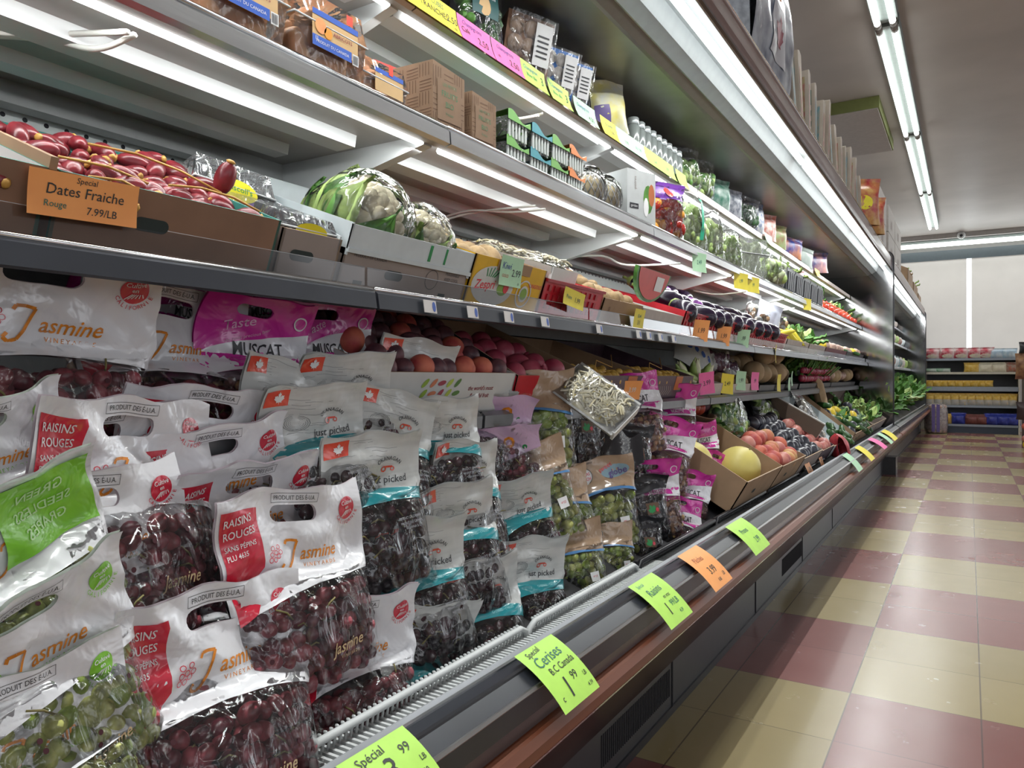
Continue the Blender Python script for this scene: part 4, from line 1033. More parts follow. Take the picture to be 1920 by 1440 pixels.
r3, M3, W3 = tray(0, 0, -.825, SH2, .07, .38, 20, grey_c, grey_c, 'narrow grey cardboard tray holding berry clamshells', ys=(.708, .826))
# berry clamshells with a yellow and violet label
def clamshell(W, D, H, lab, M, fill_m=None, topm=None, name='clamshell_pack', cat='plastic box', prints=None, n=14, r=.012, bodym=None):
    r_ = empty(name, M, lab, cat); b = MB(); bm = bodym or mat_clam; w = W/2
    b.hexa([(-w*.9, D*.06, 0), (w*.9, D*.06, 0), (w*.9, D*.94, 0), (-w*.9, D*.94, 0), (-w, 0, H*.62), (w, 0, H*.62), (w, D, H*.62), (-w, D, H*.62)], bm)
    b.hexa([(-w*1.02, -.002, H*.62), (w*1.02, -.002, H*.62), (w*1.02, D+.002, H*.62), (-w*1.02, D+.002, H*.62), (-w*.93, D*.05, H), (w*.93, D*.05, H), (w*.93, D*.95, H), (-w*.93, D*.95, H)], topm or bm)
    b.build('box_shell', r_)
    rm = MB(); rm.tube([(-w*1.03, -.003, H*.62), (w*1.03, -.003, H*.62), (w*1.03, D+.003, H*.62), (-w*1.03, D+.003, H*.62), (-w*1.03, -.003, H*.62)], .0016, mat('clam_rim', (.72, .74, .75), .25), 5); rm.build('rim', r_)
    if fill_m:
        f = MB()
        for _ in range(n): f.ball((R_.uniform(-w+r*1.4, w-r*1.4), R_.uniform(r*1.3, D-r*1.3), R_.uniform(r, H*.85)), (r, r, r*1.1), fill_m, 9, 7)
        f.build('contents', r_)
    if prints:
        m = MB(); S = flatS(Matrix.Translation((0, -.003, 0)))
        for sh, mt, lv in prints: lay(m, sh, S, mt, .0006+.0005*lv, step=0)
        m.build('label', r_)
    return r_
mat_clam = film_mat('clamshell_plastic', haze=.07, bs=45, strength=.55, gl=.8)
lemy = mat('label_yellow', (.80, .70, .02), .4); vio = mat('label_violet', (.20, .08, .42), .4); berry = mat('dark_berry', (.012, .012, .02), .5, var=.4)
dl = [(disc(0, .060, .034, 22, ry=.018), lemy, 1), (disc(.006, .045, .026, 18, ry=.016), vio, 0), (text("Driscoll's", .0135, 0, .063, rot=-.05, bold=.006), dkgreen, 2)]
clamshell(.13, .05, .105, 'upright berry clamshell with a yellow oval label behind the dates', T((-.93, .735, P(460, 395, -.93).z-.03), -8, -12, 6), berry, None, 'berry_clamshell', 'plastic box', dl, 40, .009)
clamshell(.105, .26, .045, 'berry clamshell lying flat in the narrow grey tray', M3 @ Matrix.Translation((0, .01, .045)), berry, None, 'berry_clamshell', 'plastic box', [(disc(0, .026, .03, 18, ry=.012), lemy, 0)], 60, .009)
# cauliflowers
r4, M4, W4 = tray(0, 0, -.825, SH2, .060, .40, 20, grey_c, grey_c, 'grey cardboard lug under the cauliflowers', ys=(.830, 1.160), slots=True)
lbl(r4, W4, [(text('PERISHABLE', .008, W4*.36, .05), ink, 0), (text('KEEP COOL', .008, W4*.36, .04), ink, 0), (text('PRODUCT OF CANADA', .007, -W4*.32, .052), ink, 0), (disc(.06, .035, .018, 16, r0=.94), ink, 0)])
ln = empty('liner_box', M4 @ Matrix.Translation((0, -.001, .0)), 'white corrugated plastic liner standing up around the cauliflowers', 'box')
b = MB(); w = W4/2
b.box(-w+.0, w, -.003, 0, .060, .098, lug_w); b.box(-w, -w+.003, -.003, .40, .05, .10, lug_w); b.box(w-.003, w, -.003, .40, .05, .098, lug_w); b.box(-w, w, .40, .403, .05, .12, lug_w); b.build('liner_walls', ln)
b = MB(); b.box(-w+.0, w-.0, -.006, -.003, .055, .062, lug_w).box(.03, .036, -.0045, .001, .066, .094, dkgreen).box(.075, .079, -.0045, .001, .066, .094, dkgreen); b.build('folds', ln)
pl_ = MB(); pl_.hexa([(0, 0, .05), (.003, 0, .05), (.003, .38, .05), (0, .38, .05), (0, 0, .075), (.003, 0, .075), (.003, .38, .115), (0, .38, .115)], lug_w)
o = pl_.build('plastic_sheet'); tag(o, 'translucent white plastic sheet standing between berries and cauliflowers', 'plastic sheet'); o.matrix_world = M3 @ Matrix.Translation((.05, .0, 0))
def cauli(M, lab, s=1):
    r_ = empty('cauliflower', M @ Matrix.Scale(s, 4), lab, 'cauliflower'); b = MB(); rnd = random.Random(len(lab))
    b.ball((0, 0, .055), (.058, .058, .045), FM['curd'], 16, 10)
    for _ in range(90):
        th = rnd.uniform(0, 1.35); ph = rnd.uniform(0, 2*pi); d = Vector((sin(th)*cos(ph)*.058, sin(th)*sin(ph)*.058, cos(th)*.045))
        b.ball(Vector((0, 0, .055))+d, rnd.uniform(.009, .014), FM['curd'], 7, 5)
    b.build('curd', r_)
    l = MB()
    for k in range(9):
        a = 2*pi*k/9+rnd.uniform(-.2, .2); hgt = rnd.uniform(.07, .12)
        l.sheet(lambda u, v, a=a, hgt=hgt: Euler((0, 0, a)).to_matrix() @ Vector(((u-.5)*.07*sin(pi*min(1, v+.15))*1.0, -.050-.022*sin(v*pi*.8)+.004*sin(u*20), v*hgt+.004*sin(u*15+a))), 8, 8, FM['leafp'] if k % 2 else FM['leaf'])
    l.build('leaves', r_)
    f = MB(); f.ball((0, 0, .06), (.078, .078, .07), film, 20, 14, warp=lambda p: 1+.04*noise.noise(p*4)); f.build('wrap', r_)
    return r_
cauli(M4 @ Matrix.Translation((-.055, .12, .050)) @ Euler((.5, .2, .2)).to_matrix().to_4x4(), 'larger wrapped cauliflower, left of the two in the white liner', 1.12)
cauli(M4 @ Matrix.Translation((.082, .105, .048)) @ Euler((.55, -.1, 1.2)).to_matrix().to_4x4(), 'smaller wrapped cauliflower, right of the two in the white liner', .92)
cauli(M4 @ Matrix.Translation((.05, .28, .04)) @ Euler((.3, -.1, 1.2)).to_matrix().to_4x4(), 'wrapped cauliflower at the back of the white liner', .85)
# golden kiwi box
r5, M5, W5 = tray(0, 0, -.825, SH2, .100, .38, 20, yel_c, kraft_c, 'yellow kiwi carton with a printed fruit logo', ys=(1.165, 1.445), holes=False)
zg = mat('logo_grey_white', (.62, .62, .60), .5)
lbl(r5, W5, [(disc(-.055, .045, .075, 26, ry=.040), zg, 0), (text('Zespri', .026, -.085, .045, bold=.012, shear=.2, rot=.08), mat('logo_red', (.65, .03, .05), .4), 1), (disc(-.02, .042, .020, 16, ry=.014), mat('logo_green', (.20, .36, .05), .4), 1), (disc(-.008, .046, .010, 12, ry=.012), mat('logo_red'), 2),
             (disc(.065, .040, .030, 22, r0=.88), zg, 1), (disc(.065, .040, .018, 18), zg, 1), (disc(.065, .040, .013, 16), mat('logo_green'), 2), (text('SUNGOLD', .012, .105, .060, bold=.008), mat('logo_red'), 1), (disc(.03, .075, .008, 10, ry=.016), mat('logo_green'), 1)]
    + [(stroke([(-.085+k*.006, .062), (-.085+k*.010+.002*(k-2), .082-.002*abs(k-2))], .003), dkgreen, 1) for k in range(5)])
lbl(r5, W5, [(poly([(-.13, .1), (-.10, .1), (-.10, .1)]) if False else rect(-.06, .07, .078, .1005), kraft_c, 3)], 'torn_opening')
fill(M5, W5, .38, .075, ['kiwi'], .029, 'golden brown kiwi in the yellow carton', 'kiwis in the yellow carton', n=14, yf=.10, yb=.34, rows=('front', 'back'), slope=.05)
sign('mint', .085, .060, [('Kiwi', .020, -.22, .35, penbl, 0), ('GOLD', .009, -.25, .68, penr, 0), ('2.99', .021, .22, .55, penb, 0), ('ch', .008, .36, .88, penb, 0)], T((-.785, yu(964, -.785), P(964, 482, -.785).z), 0, 16, 0), 'mint paper sign reading Kiwi 2.99 on the yellow carton', .2)
# red crate
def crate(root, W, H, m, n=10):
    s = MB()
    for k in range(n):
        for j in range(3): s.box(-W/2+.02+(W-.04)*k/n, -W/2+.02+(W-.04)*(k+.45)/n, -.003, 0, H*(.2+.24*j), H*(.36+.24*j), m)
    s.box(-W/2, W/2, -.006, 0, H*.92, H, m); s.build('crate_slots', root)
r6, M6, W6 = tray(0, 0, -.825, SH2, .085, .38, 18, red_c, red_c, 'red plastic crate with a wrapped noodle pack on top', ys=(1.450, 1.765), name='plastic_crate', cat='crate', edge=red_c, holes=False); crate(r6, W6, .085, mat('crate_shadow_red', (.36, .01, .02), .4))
fill(M6, W6, .38, .03, ['pink'], .034, 'pink peach in the red crate', 'peaches in the red crate', n=8, yb=.2, rows=('front',))
o = sprout_tray(3, .17, .24, 'wrapped pack of bean sprouts with a white label on the red crate'); o.matrix_world = M6 @ Matrix.Translation((-.07, .005, .085)) @ Euler((.0, .0, .1)).to_matrix().to_4x4()
m = MB(); lay(m, rect(-.005, .05, .03, .075), lambda x, y: (Vector((x, y, .058)), Vector((0, 0, 1))), whp_i, .001, step=0); m.build('label', o)
sign('yellow', .105, .040, [('Poire', .013, -.25, .5, peng, 0), ('1.99', .017, .15, .55, penb, 0)], T((-.785, yu(1080, -.785), P(1080, 545, -.785).z), 0, 16, 6), 'yellow paper sign reading 1.99 on the red crate', .3)
# kiwi tray, watermelon, eggplants
r7, M7, W7 = tray(0, 0, -.825, SH2, .070, .38, 20, kraft_c, kraft_c, 'kraft cardboard tray of brown kiwis with a torn rim', ys=(1.770, 2.04), holes=False)
lbl(r7, W7, [(text('a', .03, -.09, .045, shear=.3), brown_c, 0), (stroke([(-.11, .02), (-.07, .03), (-.06, .05)], .001), brown_c, 0)])
fill(M7, W7, .38, .055, ['kiwi'], .029, 'brown kiwi in the torn kraft tray', 'kiwis in the torn kraft tray', n=22, rows=('front', 'middle', 'back'), slope=.10)
sign('yellow', .075, .055, [('Kiwi', .016, 0, .35, peng, .1), ('3/1', .018, 0, .7, penb, 0)], T((-.785, yu(1202, -.785), P(1202, 580, -.785).z), 0, 16, 0), 'yellow paper sign on the corner of the torn kiwi tray', .2)
r8, M8, W8 = tray(0, 0, -.825, SH2, .065, .38, 18, pale_c, whit_c, 'pale carton below the wrapped watermelon slice', ys=(2.045, 2.41), holes=False)
r_ = empty('watermelon_slice', M8 @ Matrix.Translation((-.02, .06, .075)), 'wrapped wedge of watermelon with a white label', 'watermelon')
wm = MB(); arc = [(.14*cos(t), .045+.10*sin(t)) for t in [pi+pi*i/14 for i in range(15)]]
wm.prism([(x, z+.06) for x, z in arc], 0, .012, mat('watermelon_rind', (.05, .16, .03), .35, var=.4, vscale=25)); wm.build('rind', r_)
m = MB(); lay(m, poly([(x*.9, (z-.045)*.9+.104) for x, z in arc]), lambda x, y: (Vector((x, -.0015, y)), Vector((0, -1, 0))), mat('watermelon_flesh', (.60, .07, .06), .3), 0, step=0); lay(m, rect(.02, .085, .045, .09), lambda x, y: (Vector((x, -.003, y)), Vector((0, -1, 0))), whp_i, 0, step=0); m.build('flesh_and_label', r_)
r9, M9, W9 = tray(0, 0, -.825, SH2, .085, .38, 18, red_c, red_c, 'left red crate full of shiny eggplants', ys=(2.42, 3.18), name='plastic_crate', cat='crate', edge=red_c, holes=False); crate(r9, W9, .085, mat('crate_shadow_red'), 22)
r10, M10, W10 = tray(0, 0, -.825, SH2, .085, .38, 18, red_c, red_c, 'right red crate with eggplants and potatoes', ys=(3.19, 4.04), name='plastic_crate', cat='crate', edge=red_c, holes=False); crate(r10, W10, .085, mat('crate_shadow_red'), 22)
def eggp(M, W, x, y, z, k, ang, lab): return put(k, M @ Matrix.Translation((x, y, z)) @ Euler((0, pi/2-.15, ang)).to_matrix().to_4x4(), R_.uniform(.95, 1.15), lab, 'eggplants in the red crates')
es = []
for i in range(22):
    Mx, Wx = (M9, W9) if i < 14 else (M10, W10); c_ = i % 14
    es.append(eggp(Mx, Wx, -Wx/2+.10+(c_ % 5)*.14+.04*(c_//5), .06+(c_//5)*.10, .085+(c_//5)*.02, 'eggl' if i in (7, 11) else 'egg', R_.uniform(.6, 2.2), 'x'))
rank(es, 'dark glossy eggplant in the red crates', '', ('front', 'middle', 'back'))
fill(M10, W10, .38, .07, ['potato'], .036, 'tan potato in the red crate', 'potatoes in the red crate', n=10, x0=.12, rows=('front', 'back'))
for k, (u, v, c, t_, lb) in enumerate([(1318, 600, 'orange', '1.99', 'orange paper tag on the eggplant crate, left one'), (1360, 612, 'orange', '1.99', 'orange paper tag on the eggplant crate, right one'), (1397, 618, 'mint', '.99', 'mint paper tag between eggplants and potatoes')]):
    sign(c, .085, .075, [(t_, .025, 0, .5, penb, 0)], T((-.785, yu(u, -.785), P(u, v, -.785).z), -20, 16, 0), lb, .2)
# ---------------------------------------------- pouches: any soft printed or clear pack
def pouch(W, H, TH, body, M, label, cat='bag', name='bag', prints=(), seed=1, contents=None, flop=.2, neck=.0, group=None, pinch=.25):
    r_ = empty(name, M, label, cat, group); rnd = random.Random(seed)
    def F(x, v, side):
        t = v/H; u = 2*x/W; th = TH*(max(0, sin(pi*min(1, max(0, (t*.9+.06)))))**.5)*max(0, 1-abs(u)**2.4)**.6*(1-smooth(.70, .92, t))+.002
        y = side*th/2+noise.noise(Vector((x*22, v*18, side*3+seed)))*.006+noise.noise(Vector((x*60, v*50, seed)))*.002
        k = 1-neck*smooth(.6, .85, t)*(1-smooth(.88, 1, t))
        if t > .65: y -= flop*H*.5*((t-.65)/.35)**2*.35
        return Vector((x*(1-.08*sin(pi*t))*k, y, v))
    if contents:
        cm, r, n = contents; b = MB(); tries = 0
        for _ in range(n):
            x = rnd.uniform(-W*.40, W*.40); v = rnd.uniform(r, H*.66); a, c = F(x, v, -1), F(x, v, 1)
            b.ball(a.lerp(c, rnd.uniform(.25, .6)), (r*rnd.uniform(.8, 1.1), r*.9, r*rnd.uniform(.8, 1.3)), rnd.choice(cm), 8, 6, rot=Euler((rnd.random()*3, rnd.random()*3, 0)).to_matrix())
        b.build('contents', r_)
    f = MB()
    for sd in (-1, 1): f.sheet(lambda u, v, sd=sd: F((u-.5)*W, v*H, sd), 14, 14, body)
    f.build('wrapper', r_)
    if prints:
        S = surf(lambda x, y: F(x, y, -1)); m = MB()
        for sh, mt, lv in prints: lay(m, sh, S, mt, .001+.0006*lv, step=W/8)
        m.build('printing', r_)
    return r_
def crop_box(W, D, H, m, M, label, cat='box', name='carton', prints=(), side=None, top=None):
    r_ = empty(name, M, label, cat); b = MB(); b.box(-W/2, W/2, 0, D, 0, H, m); b.build('carton_body', r_)
    if prints or side:
        p = MB(); S = flatS()
        for sh, mt, lv in prints: lay(p, sh, S, mt, .0007+.0005*lv, step=0)
        if side:
            Sx = lambda x, y: (Vector((-W/2, x, y)), Vector((-1, 0, 0)))
            for sh, mt, lv in side: lay(p, sh, Sx, mt, .0007+.0005*lv, step=0)
        p.build('printing', r_)
    return r_
# ================================================= lower middle shelf (peaches, pomegranates, golden dates ...)
SH3 = .808
r_, M, W = tray(0, 0, -.885, SH3, .085, .38, 16, whit_c, whit_c, 'white fruit tray printed with coloured leaves', ys=(.985, 1.43), holes=False, hb=.11)
cols = [mat('leaf_print_%d' % i, c, .5) for i, c in enumerate(((.28, .42, .05), (.45, .55, .08), (.60, .20, .10), (.10, .22, .05), (.35, .05, .08)))]
it = []
for k in range(15):
    a, b_ = -.10+(k % 5)*.026, .022+(k//5)*.021; an = .7 if k % 3 else .2
    it.append((([Vector((a+.013*cos(t)*cos(an)-.005*sin(t)*sin(an), b_+.013*cos(t)*sin(an)+.005*sin(t)*cos(an), 0)) for t in [i*pi/5 for i in range(10)]], [tuple(range(10))]), cols[(k*7) % 5], 0))
it += [(text("the world's most", .0135, .09, .052, shear=.3, bold=.008), mat('maroon_print', (.25, .02, .03), .5), 0), (text('flavorful fruit', .0135, .09, .036, shear=.3, bold=.008), mat('maroon_print'), 0)]
lbl(r_, W, it)
fill(M, W, .38, .072, ['pluot', 'pluot', 'peach', 'peach', 'pluot'], .0255, 'peach or plum in the leaf printed tray', 'stone fruit in the leaf printed tray', n=52, rows=('front', 'second', 'third', 'fourth'), slope=.26, s=.78)
r_, M, W = tray(0, 0, -.885, SH3, .08, .38, 16, red_c, kraft_c, 'pomegranate carton with a raised black side panel', ys=(1.435, 1.845), holes=False, leftwall=(.17, blk_c), hb=.13)
m = MB(); Sx = lambda x, y: (Vector((-W/2-.0045, x, y)), Vector((-1, 0, 0)))
def flipx(sh, x0): return [Vector((x0-v.x, v.y, 0)) for v in sh[0]], [f[::-1] for f in sh[1]]
lay(m, flipx(text('ROYAL', .034, 0, 0, bold=.006), .26), lambda x, y: (Vector((-W/2-.0045, x, y+.100+(x-.2)*.24)), Vector((-1, 0, 0))), cream_i, .0006, step=0)
lay(m, flipx(text('POMEGRANATES', .018, 0, 0, bold=.004), .13), lambda x, y: (Vector((-W/2-.0045, x, y+.078+(x-.13)*.24)), Vector((-1, 0, 0))), red_i, .0006, step=0)
lay(m, [[Vector((0, 0, 0)), Vector((.025, 0, 0)), Vector((.025, .08, 0)), Vector((0, .078, 0))], [(0, 1, 2, 3)]], Sx, red_i, .0005, step=0)
m.build('printing', r_)
fill(M, W, .38, .062, ['pome'], .033, 'pink red pomegranate in the black sided carton', 'pomegranates in the black sided carton', n=14, s=.74, rows=('front', 'back'), slope=.15, x1=.06)
golds = []
for i, (y0, y1, lb) in enumerate(((1.85, 2.27, 'left dark purple carton of golden dates'), (2.275, 2.70, 'right dark purple carton of golden dates'))):
    r_, M, W = tray(0, 0, -.885, SH3, .08, .38, 16, purp_c, purp_c if i else kraft_c, lb, ys=(y0, y1), sides=kraft_c, holes=False, hb=.10)
    lbl(r_, W, [(stroke([(-.15+.02*k, .015), (-.13+.02*k, .03), (-.14+.02*k, .045)], .002), pale_c, 0) for k in range(7)]+[(rect(.02, .09, .03, .079), mat('carton_orange', (.5, .14, .03), .5), 0)][:8 if not i else 1])
    fill(M, W, .38, .055, ['gold'], .0155, 'golden yellow date in the %s purple carton' % ('left', 'right')[i], 'golden dates in the %s purple carton' % ('left', 'right')[i], n=46, yb=.25, rows=('front', 'second', 'third', 'fourth', 'back'), slope=.10, s=1.15)
    tag(MB().tube([M @ Vector(p) for p in ((-.12, .05, .08), (-.06, .08, .105), (.02, .06, .09), (.08, .10, .12))], .0014, strand, 5).build('date_strand'), 'thin tan strand lying over the golden dates in the %s purple carton' % ('left', 'right')[i], 'date strand')
sign('orange', .09, .06, [('3.99', .022, 0, .5, whp_i, 0)], T((-.855, yu(1190, -.855), P(1190, 714, -.855).z), -15, 25, 0), 'orange paper sign on the purple golden date cartons', .3)
# endive, wrapped cabbage, roots, radishes, to the end of the shelf
r_, M, W = tray(0, 0, -.885, SH3, .05, .36, 14, pale_c, pale_c, 'low pale carton of yellow endive', ys=(2.72, 3.12), holes=False)
for k in range(6):
    b = MB(); 
    for l in range(4): b.lathe([(.0, -.06), (.012, -.05), (.020, -.01), (.016, .04), (.0, .075)], FM['leafp'] if l % 2 else mat('endive_white', (.70, .70, .48), .5), 8, M=Euler((.06*l, .05*l, l)).to_matrix().to_4x4())
    o = tag(b.build('endive'), 'yellow white endive head, %s in the low pale carton' % (['leftmost', 'second', 'third', 'fourth', 'fifth', 'rightmost'][k]), 'endive', 'endive heads'); o.matrix_world = M @ Matrix.Translation((-.14+.055*k, .05+.03*(k % 2), .065)) @ Euler((-.5+.2*k, -1.3+.5*k, .2)).to_matrix().to_4x4()
bl_ = mat('blue_spot', (.05, .14, .5), .4)
pouch(.26, .24, .08, mat('white_veg_bag', (.62, .64, .62), .3, bump=.3), TC(1300, 668, -1.02, .2, -30, -30, 30), 'white plastic bag with blue dots behind the endive', prints=[(disc(-.07+.045*k, .10, .016, 12), bl_, 0) for k in range(4)])
for k, (u, v) in enumerate(((1340, 675), (1362, 695))): pouch(.14, .13, .11, film, TC(u, v, -.97, .12, -30, -20, 0), 'net wrapped purple onion bag beside the endive, %s one' % ('upper', 'lower')[k], 'bag', 'onion_bag', seed=k, contents=([mat('purple_root', (.10, .03, .07), .4), whit_c], .022, 40))
r_, M, W = tray(0, 0, -.885, SH3, .045, .36, 14, pale_c, pale_c, 'low pale carton of ginger roots', ys=(3.14, 3.75), holes=False)
fill(M, W, .36, .04, ['potato'], .036, 'tan ginger root piece in the low carton', 'ginger roots', n=12, rows=('front', 'back'))
r_, M, W = tray(0, 0, -.885, SH3, .035, .38, 14, dark_m, dark_m, 'dark low tray under the round jicama roots', ys=(3.77, 4.75), holes=False, edge=dark_m)
fill(M, W, .38, .06, ['coco'], .056, 'large round tan jicama root', 'jicama roots piled in the dark tray', n=14, rows=('front', 'middle', 'back'), slope=.2, x1=.35)
fill(M, W, .38, .17, ['coco'], .056, 'large round tan jicama root on top of the pile', 'jicama roots on top of the pile', n=4, x0=-.12, x1=.25, yf=.10, rows=('only',))
r_, M, W = tray(0, 0, -.885, SH3, .035, .38, 14, dark_m, dark_m, 'dark low tray of bunched radishes', ys=(4.8, 6.0), holes=False, edge=dark_m)
for kx in range(2):
    fill(M, W, .38, .06+.05*kx, ['beet'], .02, 'dark red radish with green stalks, %s layer' % ('lower', 'upper')[kx], 'bunched radishes', n=26, x0=-.45, yb=.22, up=True, rows=('front', 'middle', 'back'), s=1.3)
def greens(name, M, W, D, H, lab, n=60, m1='leaf', m2='leafp', cat='greens', lw=.05, ll=.12, seed=1):
    b = MB(); rnd = random.Random(seed)
    for _ in range(n):
        x, y = rnd.uniform(-W/2, W/2), rnd.uniform(0, D); a = rnd.uniform(0, 6.28); ti = rnd.uniform(.3, 1.3)
        Mx = Matrix.Translation((x, y, H*rnd.uniform(.3, 1))) @ Euler((ti, 0, a)).to_matrix().to_4x4()
        s_ = rnd.uniform(.7, 1.2)
        b.sheet(lambda u, v: Mx @ Vector(((u-.5)*lw*s_*sin(pi*(.12+.82*v)), .012*sin(u*12)+.25*lw*(v-.5)**2+.006*sin(v*20+x*40), v*ll*s_)), 5, 6, FM[m1] if rnd.random() < .65 else FM[m2])
    return tag(b.build(name), lab, cat, kind='stuff')
o = greens('radish_leaves', None, 1.0, .25, .12, 'loose green radish leaves spilling over the radish tray', 70, ll=.09, lw=.03); o.matrix_world = M @ Matrix.Translation((0, .08, .02))
r_, M, W = tray(0, 0, -.885, SH3, .035, .38, 14, dark_m, dark_m, 'farthest dark tray on the lower middle shelf', ys=(6.02, 7.4), holes=False, edge=dark_m)
fill(M, W, .38, .06, ['onion', 'coco', 'onion'], .045, 'tan onion in the farthest dark tray', 'onions in the farthest tray', n=24, rows=('front', 'middle', 'back'), slope=.2)
for k, (u, v, c, t_, lb) in enumerate([(1325, 712, 'pink', '3.99', 'pink paper sign below the yellow endive'), (1366, 715, 'yellow', '2.49', 'yellow paper sign right of the pink endive sign'), (1391, 710, 'mint', '1.99', 'mint paper sign right of the yellow sign'), (1417, 712, 'pink', '.99', 'small pink paper sign below the jicama roots'),
                                        (1462, 716, 'yellow', '', 'narrow yellow paper tag under the jicama pile'), (1481, 722, 'mint', '', 'pale green paper tag at the corner of the mushroom crate'), (1486, 710, 'mint', '', 'pale paper tag stuck on the radish tray'), (1456, 661, 'yellow', '', 'yellow tag hanging from the rail above the jicama roots'), (1508, 668, 'orange', '', 'orange tag standing in the radishes')]):
    Xs = -.862 if k != 7 else -.785
    sign(c, .085 if k < 4 else .06, .085 if k != 4 else .11, [(t_, .026, 0, .5, penb, .1)] if t_ else [], T((Xs, yu(u, Xs), P(u, v-14, Xs).z), -25+k*5, 10, (k*37) % 13-6), lb, .3)
# further produce on the middle shelf right of the eggplants
r_, M, W = tray(0, 0, -.825, SH2, .065, .38, 18, pale_c, pale_c, 'striped pale crate of yellow bananas', ys=(4.08, 4.7), holes=False, slots=True)
for k in range(7):
    b = MB(); b.tube([(.035*sin(t*.35-1), 0, .012*t*1.2-.04) for t in range(9)], .013, mat('banana_peel', (.70, .60, .05), .45), 7, taper=[.35, .8, 1, 1, 1, 1, .9, .6, .3])
    o = tag(b.build('banana'), 'small yellow banana in the striped crate, %s' % (ORD[k]+(' from left' if k else '')), 'banana', 'small bananas'); o.matrix_world = M @ Matrix.Translation((-.2+.05*k, .05+.04*(k % 3), .09)) @ Euler((1.2, .4*k, .5)).to_matrix().to_4x4()
for k, (u, v, c) in enumerate([(1418, 598, (.62, .64, .66)), (1440, 600, (.40, .44, .55)), (1452, 612, (.7, .7, .7))]):
    pouch(.16, .17, .07, film if k != 1 else mat('blue_striped_bag', (.55, .58, .68), .3, bump=.3), TC(u, v, -.92, .15, -40, -10, 20), ['clear bag of garlic behind the potatoes', 'bag with blue stripes behind the potatoes', 'pale clear bag beside the bananas'][k], seed=k, contents=([whit_c, FM['potato']], .02, 18))
r_, M, W = tray(0, 0, -.825, SH2, .065, .38, 18, pale_c, pale_c, 'pale crate holding green packs past the bananas', ys=(4.72, 5.3), holes=False)
greens('lettuce_pack', None, .4, .2, .06, 'bright green leafy pack in the pale crate past the bananas', 36, ll=.09).matrix_world = M @ Matrix.Translation((0, .04, .03))
r_, M, W = tray(0, 0, -.825, SH2, .065, .38, 18, mat('maroon_crate', (.16, .02, .04), .4), dark_m, 'maroon crate of onions and lemons near the mirror panel', ys=(5.32, 6.3), holes=False)
fill(M, W, .38, .06, ['onion', 'orange', 'onion', 'lemon'], .034, 'onion or yellow citrus in the maroon crate', 'onions and citrus in the maroon crate', n=26, rows=('front', 'back'))
r_, M, W = tray(0, 0, -.825, SH2, .065, .38, 18, dark_m, dark_m, 'dark crate at the far end of the middle shelf', ys=(6.32, 7.4), holes=False, edge=dark_m)
fill(M, W, .38, .06, ['tomato', 'onion', 'lemon', 'cuke'], .036, 'mixed vegetable in the far dark crate', 'mixed vegetables in the far dark crate', n=24, rows=('front', 'back'))
# small printed tickets in the shelf rail
tks = [(804, .02), (884, .02), (952, .02), (1020, .02), (1122, .02), (1196, .02), (1215, .016), (1237, .02), (1262, .016)]
tb = MB(); tb.box(-.017, .017, -.0012, 0, -.022, .0, tick_m); to = tb.build('shelf_ticket'); m = MB(); lay(m, disc(.010, -.011, .005, 10, ry=.009), flatS(), blue_ink, .0015, step=0); m.build('ticket_print', to)
tag(to, 'x', 'shelf ticket', 'cream tickets in the shelf rail')
for k, (u, _) in enumerate(tks):
    first_or_clone(to, T((-.7835, yu(u, -.784), 1.0115), 0, -9), 'cream ticket in the middle shelf rail, %s' % (ORD[k]+(' from left' if k else '')))

# ================================================= lower deck right of the grapes
def deck_tray(y0, y1, Hh, out, inn, lab, X=-.672, Z=.432, D=.34, tilt=30, **k): return tray(0, 0, X, Z, Hh, D, tilt, out, inn, lab, ys=(y0, y1), **k)
r_, M, W = deck_tray(2.46, 3.0, .125, kraft_c, kraft_c, 'deep kraft carton holding a yellow melon', hb=.13, D=.30)
b = MB(); b.ball((0, 0, 0), (.085, .08, .08), FM['melon'], 22, 14); o = tag(b.build('melon'), 'yellow canary melon in the deep kraft carton', 'melon'); o.matrix_world = M @ Matrix.Translation((.10, .11, .065))
MB().lathe([(.004, .079), (.002, .089), (0, .089)], stem_m, 6).build('stem', o)
b = MB(); b.ball((0, 0, 0), (.09, .085, .085), FM['melon'], 22, 14); o = tag(b.build('melon'), 'second yellow melon half hidden at the left of the kraft carton', 'melon'); o.matrix_world = M @ Matrix.Translation((-.15, .22, .035))
r_, M, W = deck_tray(3.01, 3.50, .12, kraft_c, kraft_c, 'kraft carton heaped with pink peaches', hb=.10, D=.27)
fill(M, W, .27, .085, ['peach', 'peach', 'peachy', 'pink'], .036, 'pink and yellow peach in the kraft carton', 'peaches in the kraft carton', n=34, rows=('front', 'second', 'third', 'fourth'), slope=.12, s=1.1)
r_, M, W = deck_tray(3.51, 4.02, .10, grey_c, grey_c, 'grey printed carton of dark plums', hb=.10)
fill(M, W, .34, .075, ['avo'], .033, 'dark blue plum in the grey carton', 'dark plums in the grey carton', n=38, rows=('front', 'second', 'third', 'fourth'), slope=.12, s=1.12)
r_, M, W = deck_tray(4.03, 4.42, .09, purp_c, purp_c, 'dark purple carton of pink apples', hb=.10)
fill(M, W, .34, .07, ['pink'], .034, 'pink apple in the dark purple carton', 'pink apples in the dark purple carton', n=16, rows=('front', 'back'), slope=.1)
r_, M, W = deck_tray(4.44, 5.25, .08, lug_w, lug_w, 'white foam crate with cucumbers and a clear bag', hb=.14, D=.42)
fill(M, W, .20, .06, ['cuke'], .03, 'dark green cucumber in the white foam crate', 'cucumbers in the white foam crate', n=9, x0=.02, x1=.34, flat=True, rows=('front', 'back'))
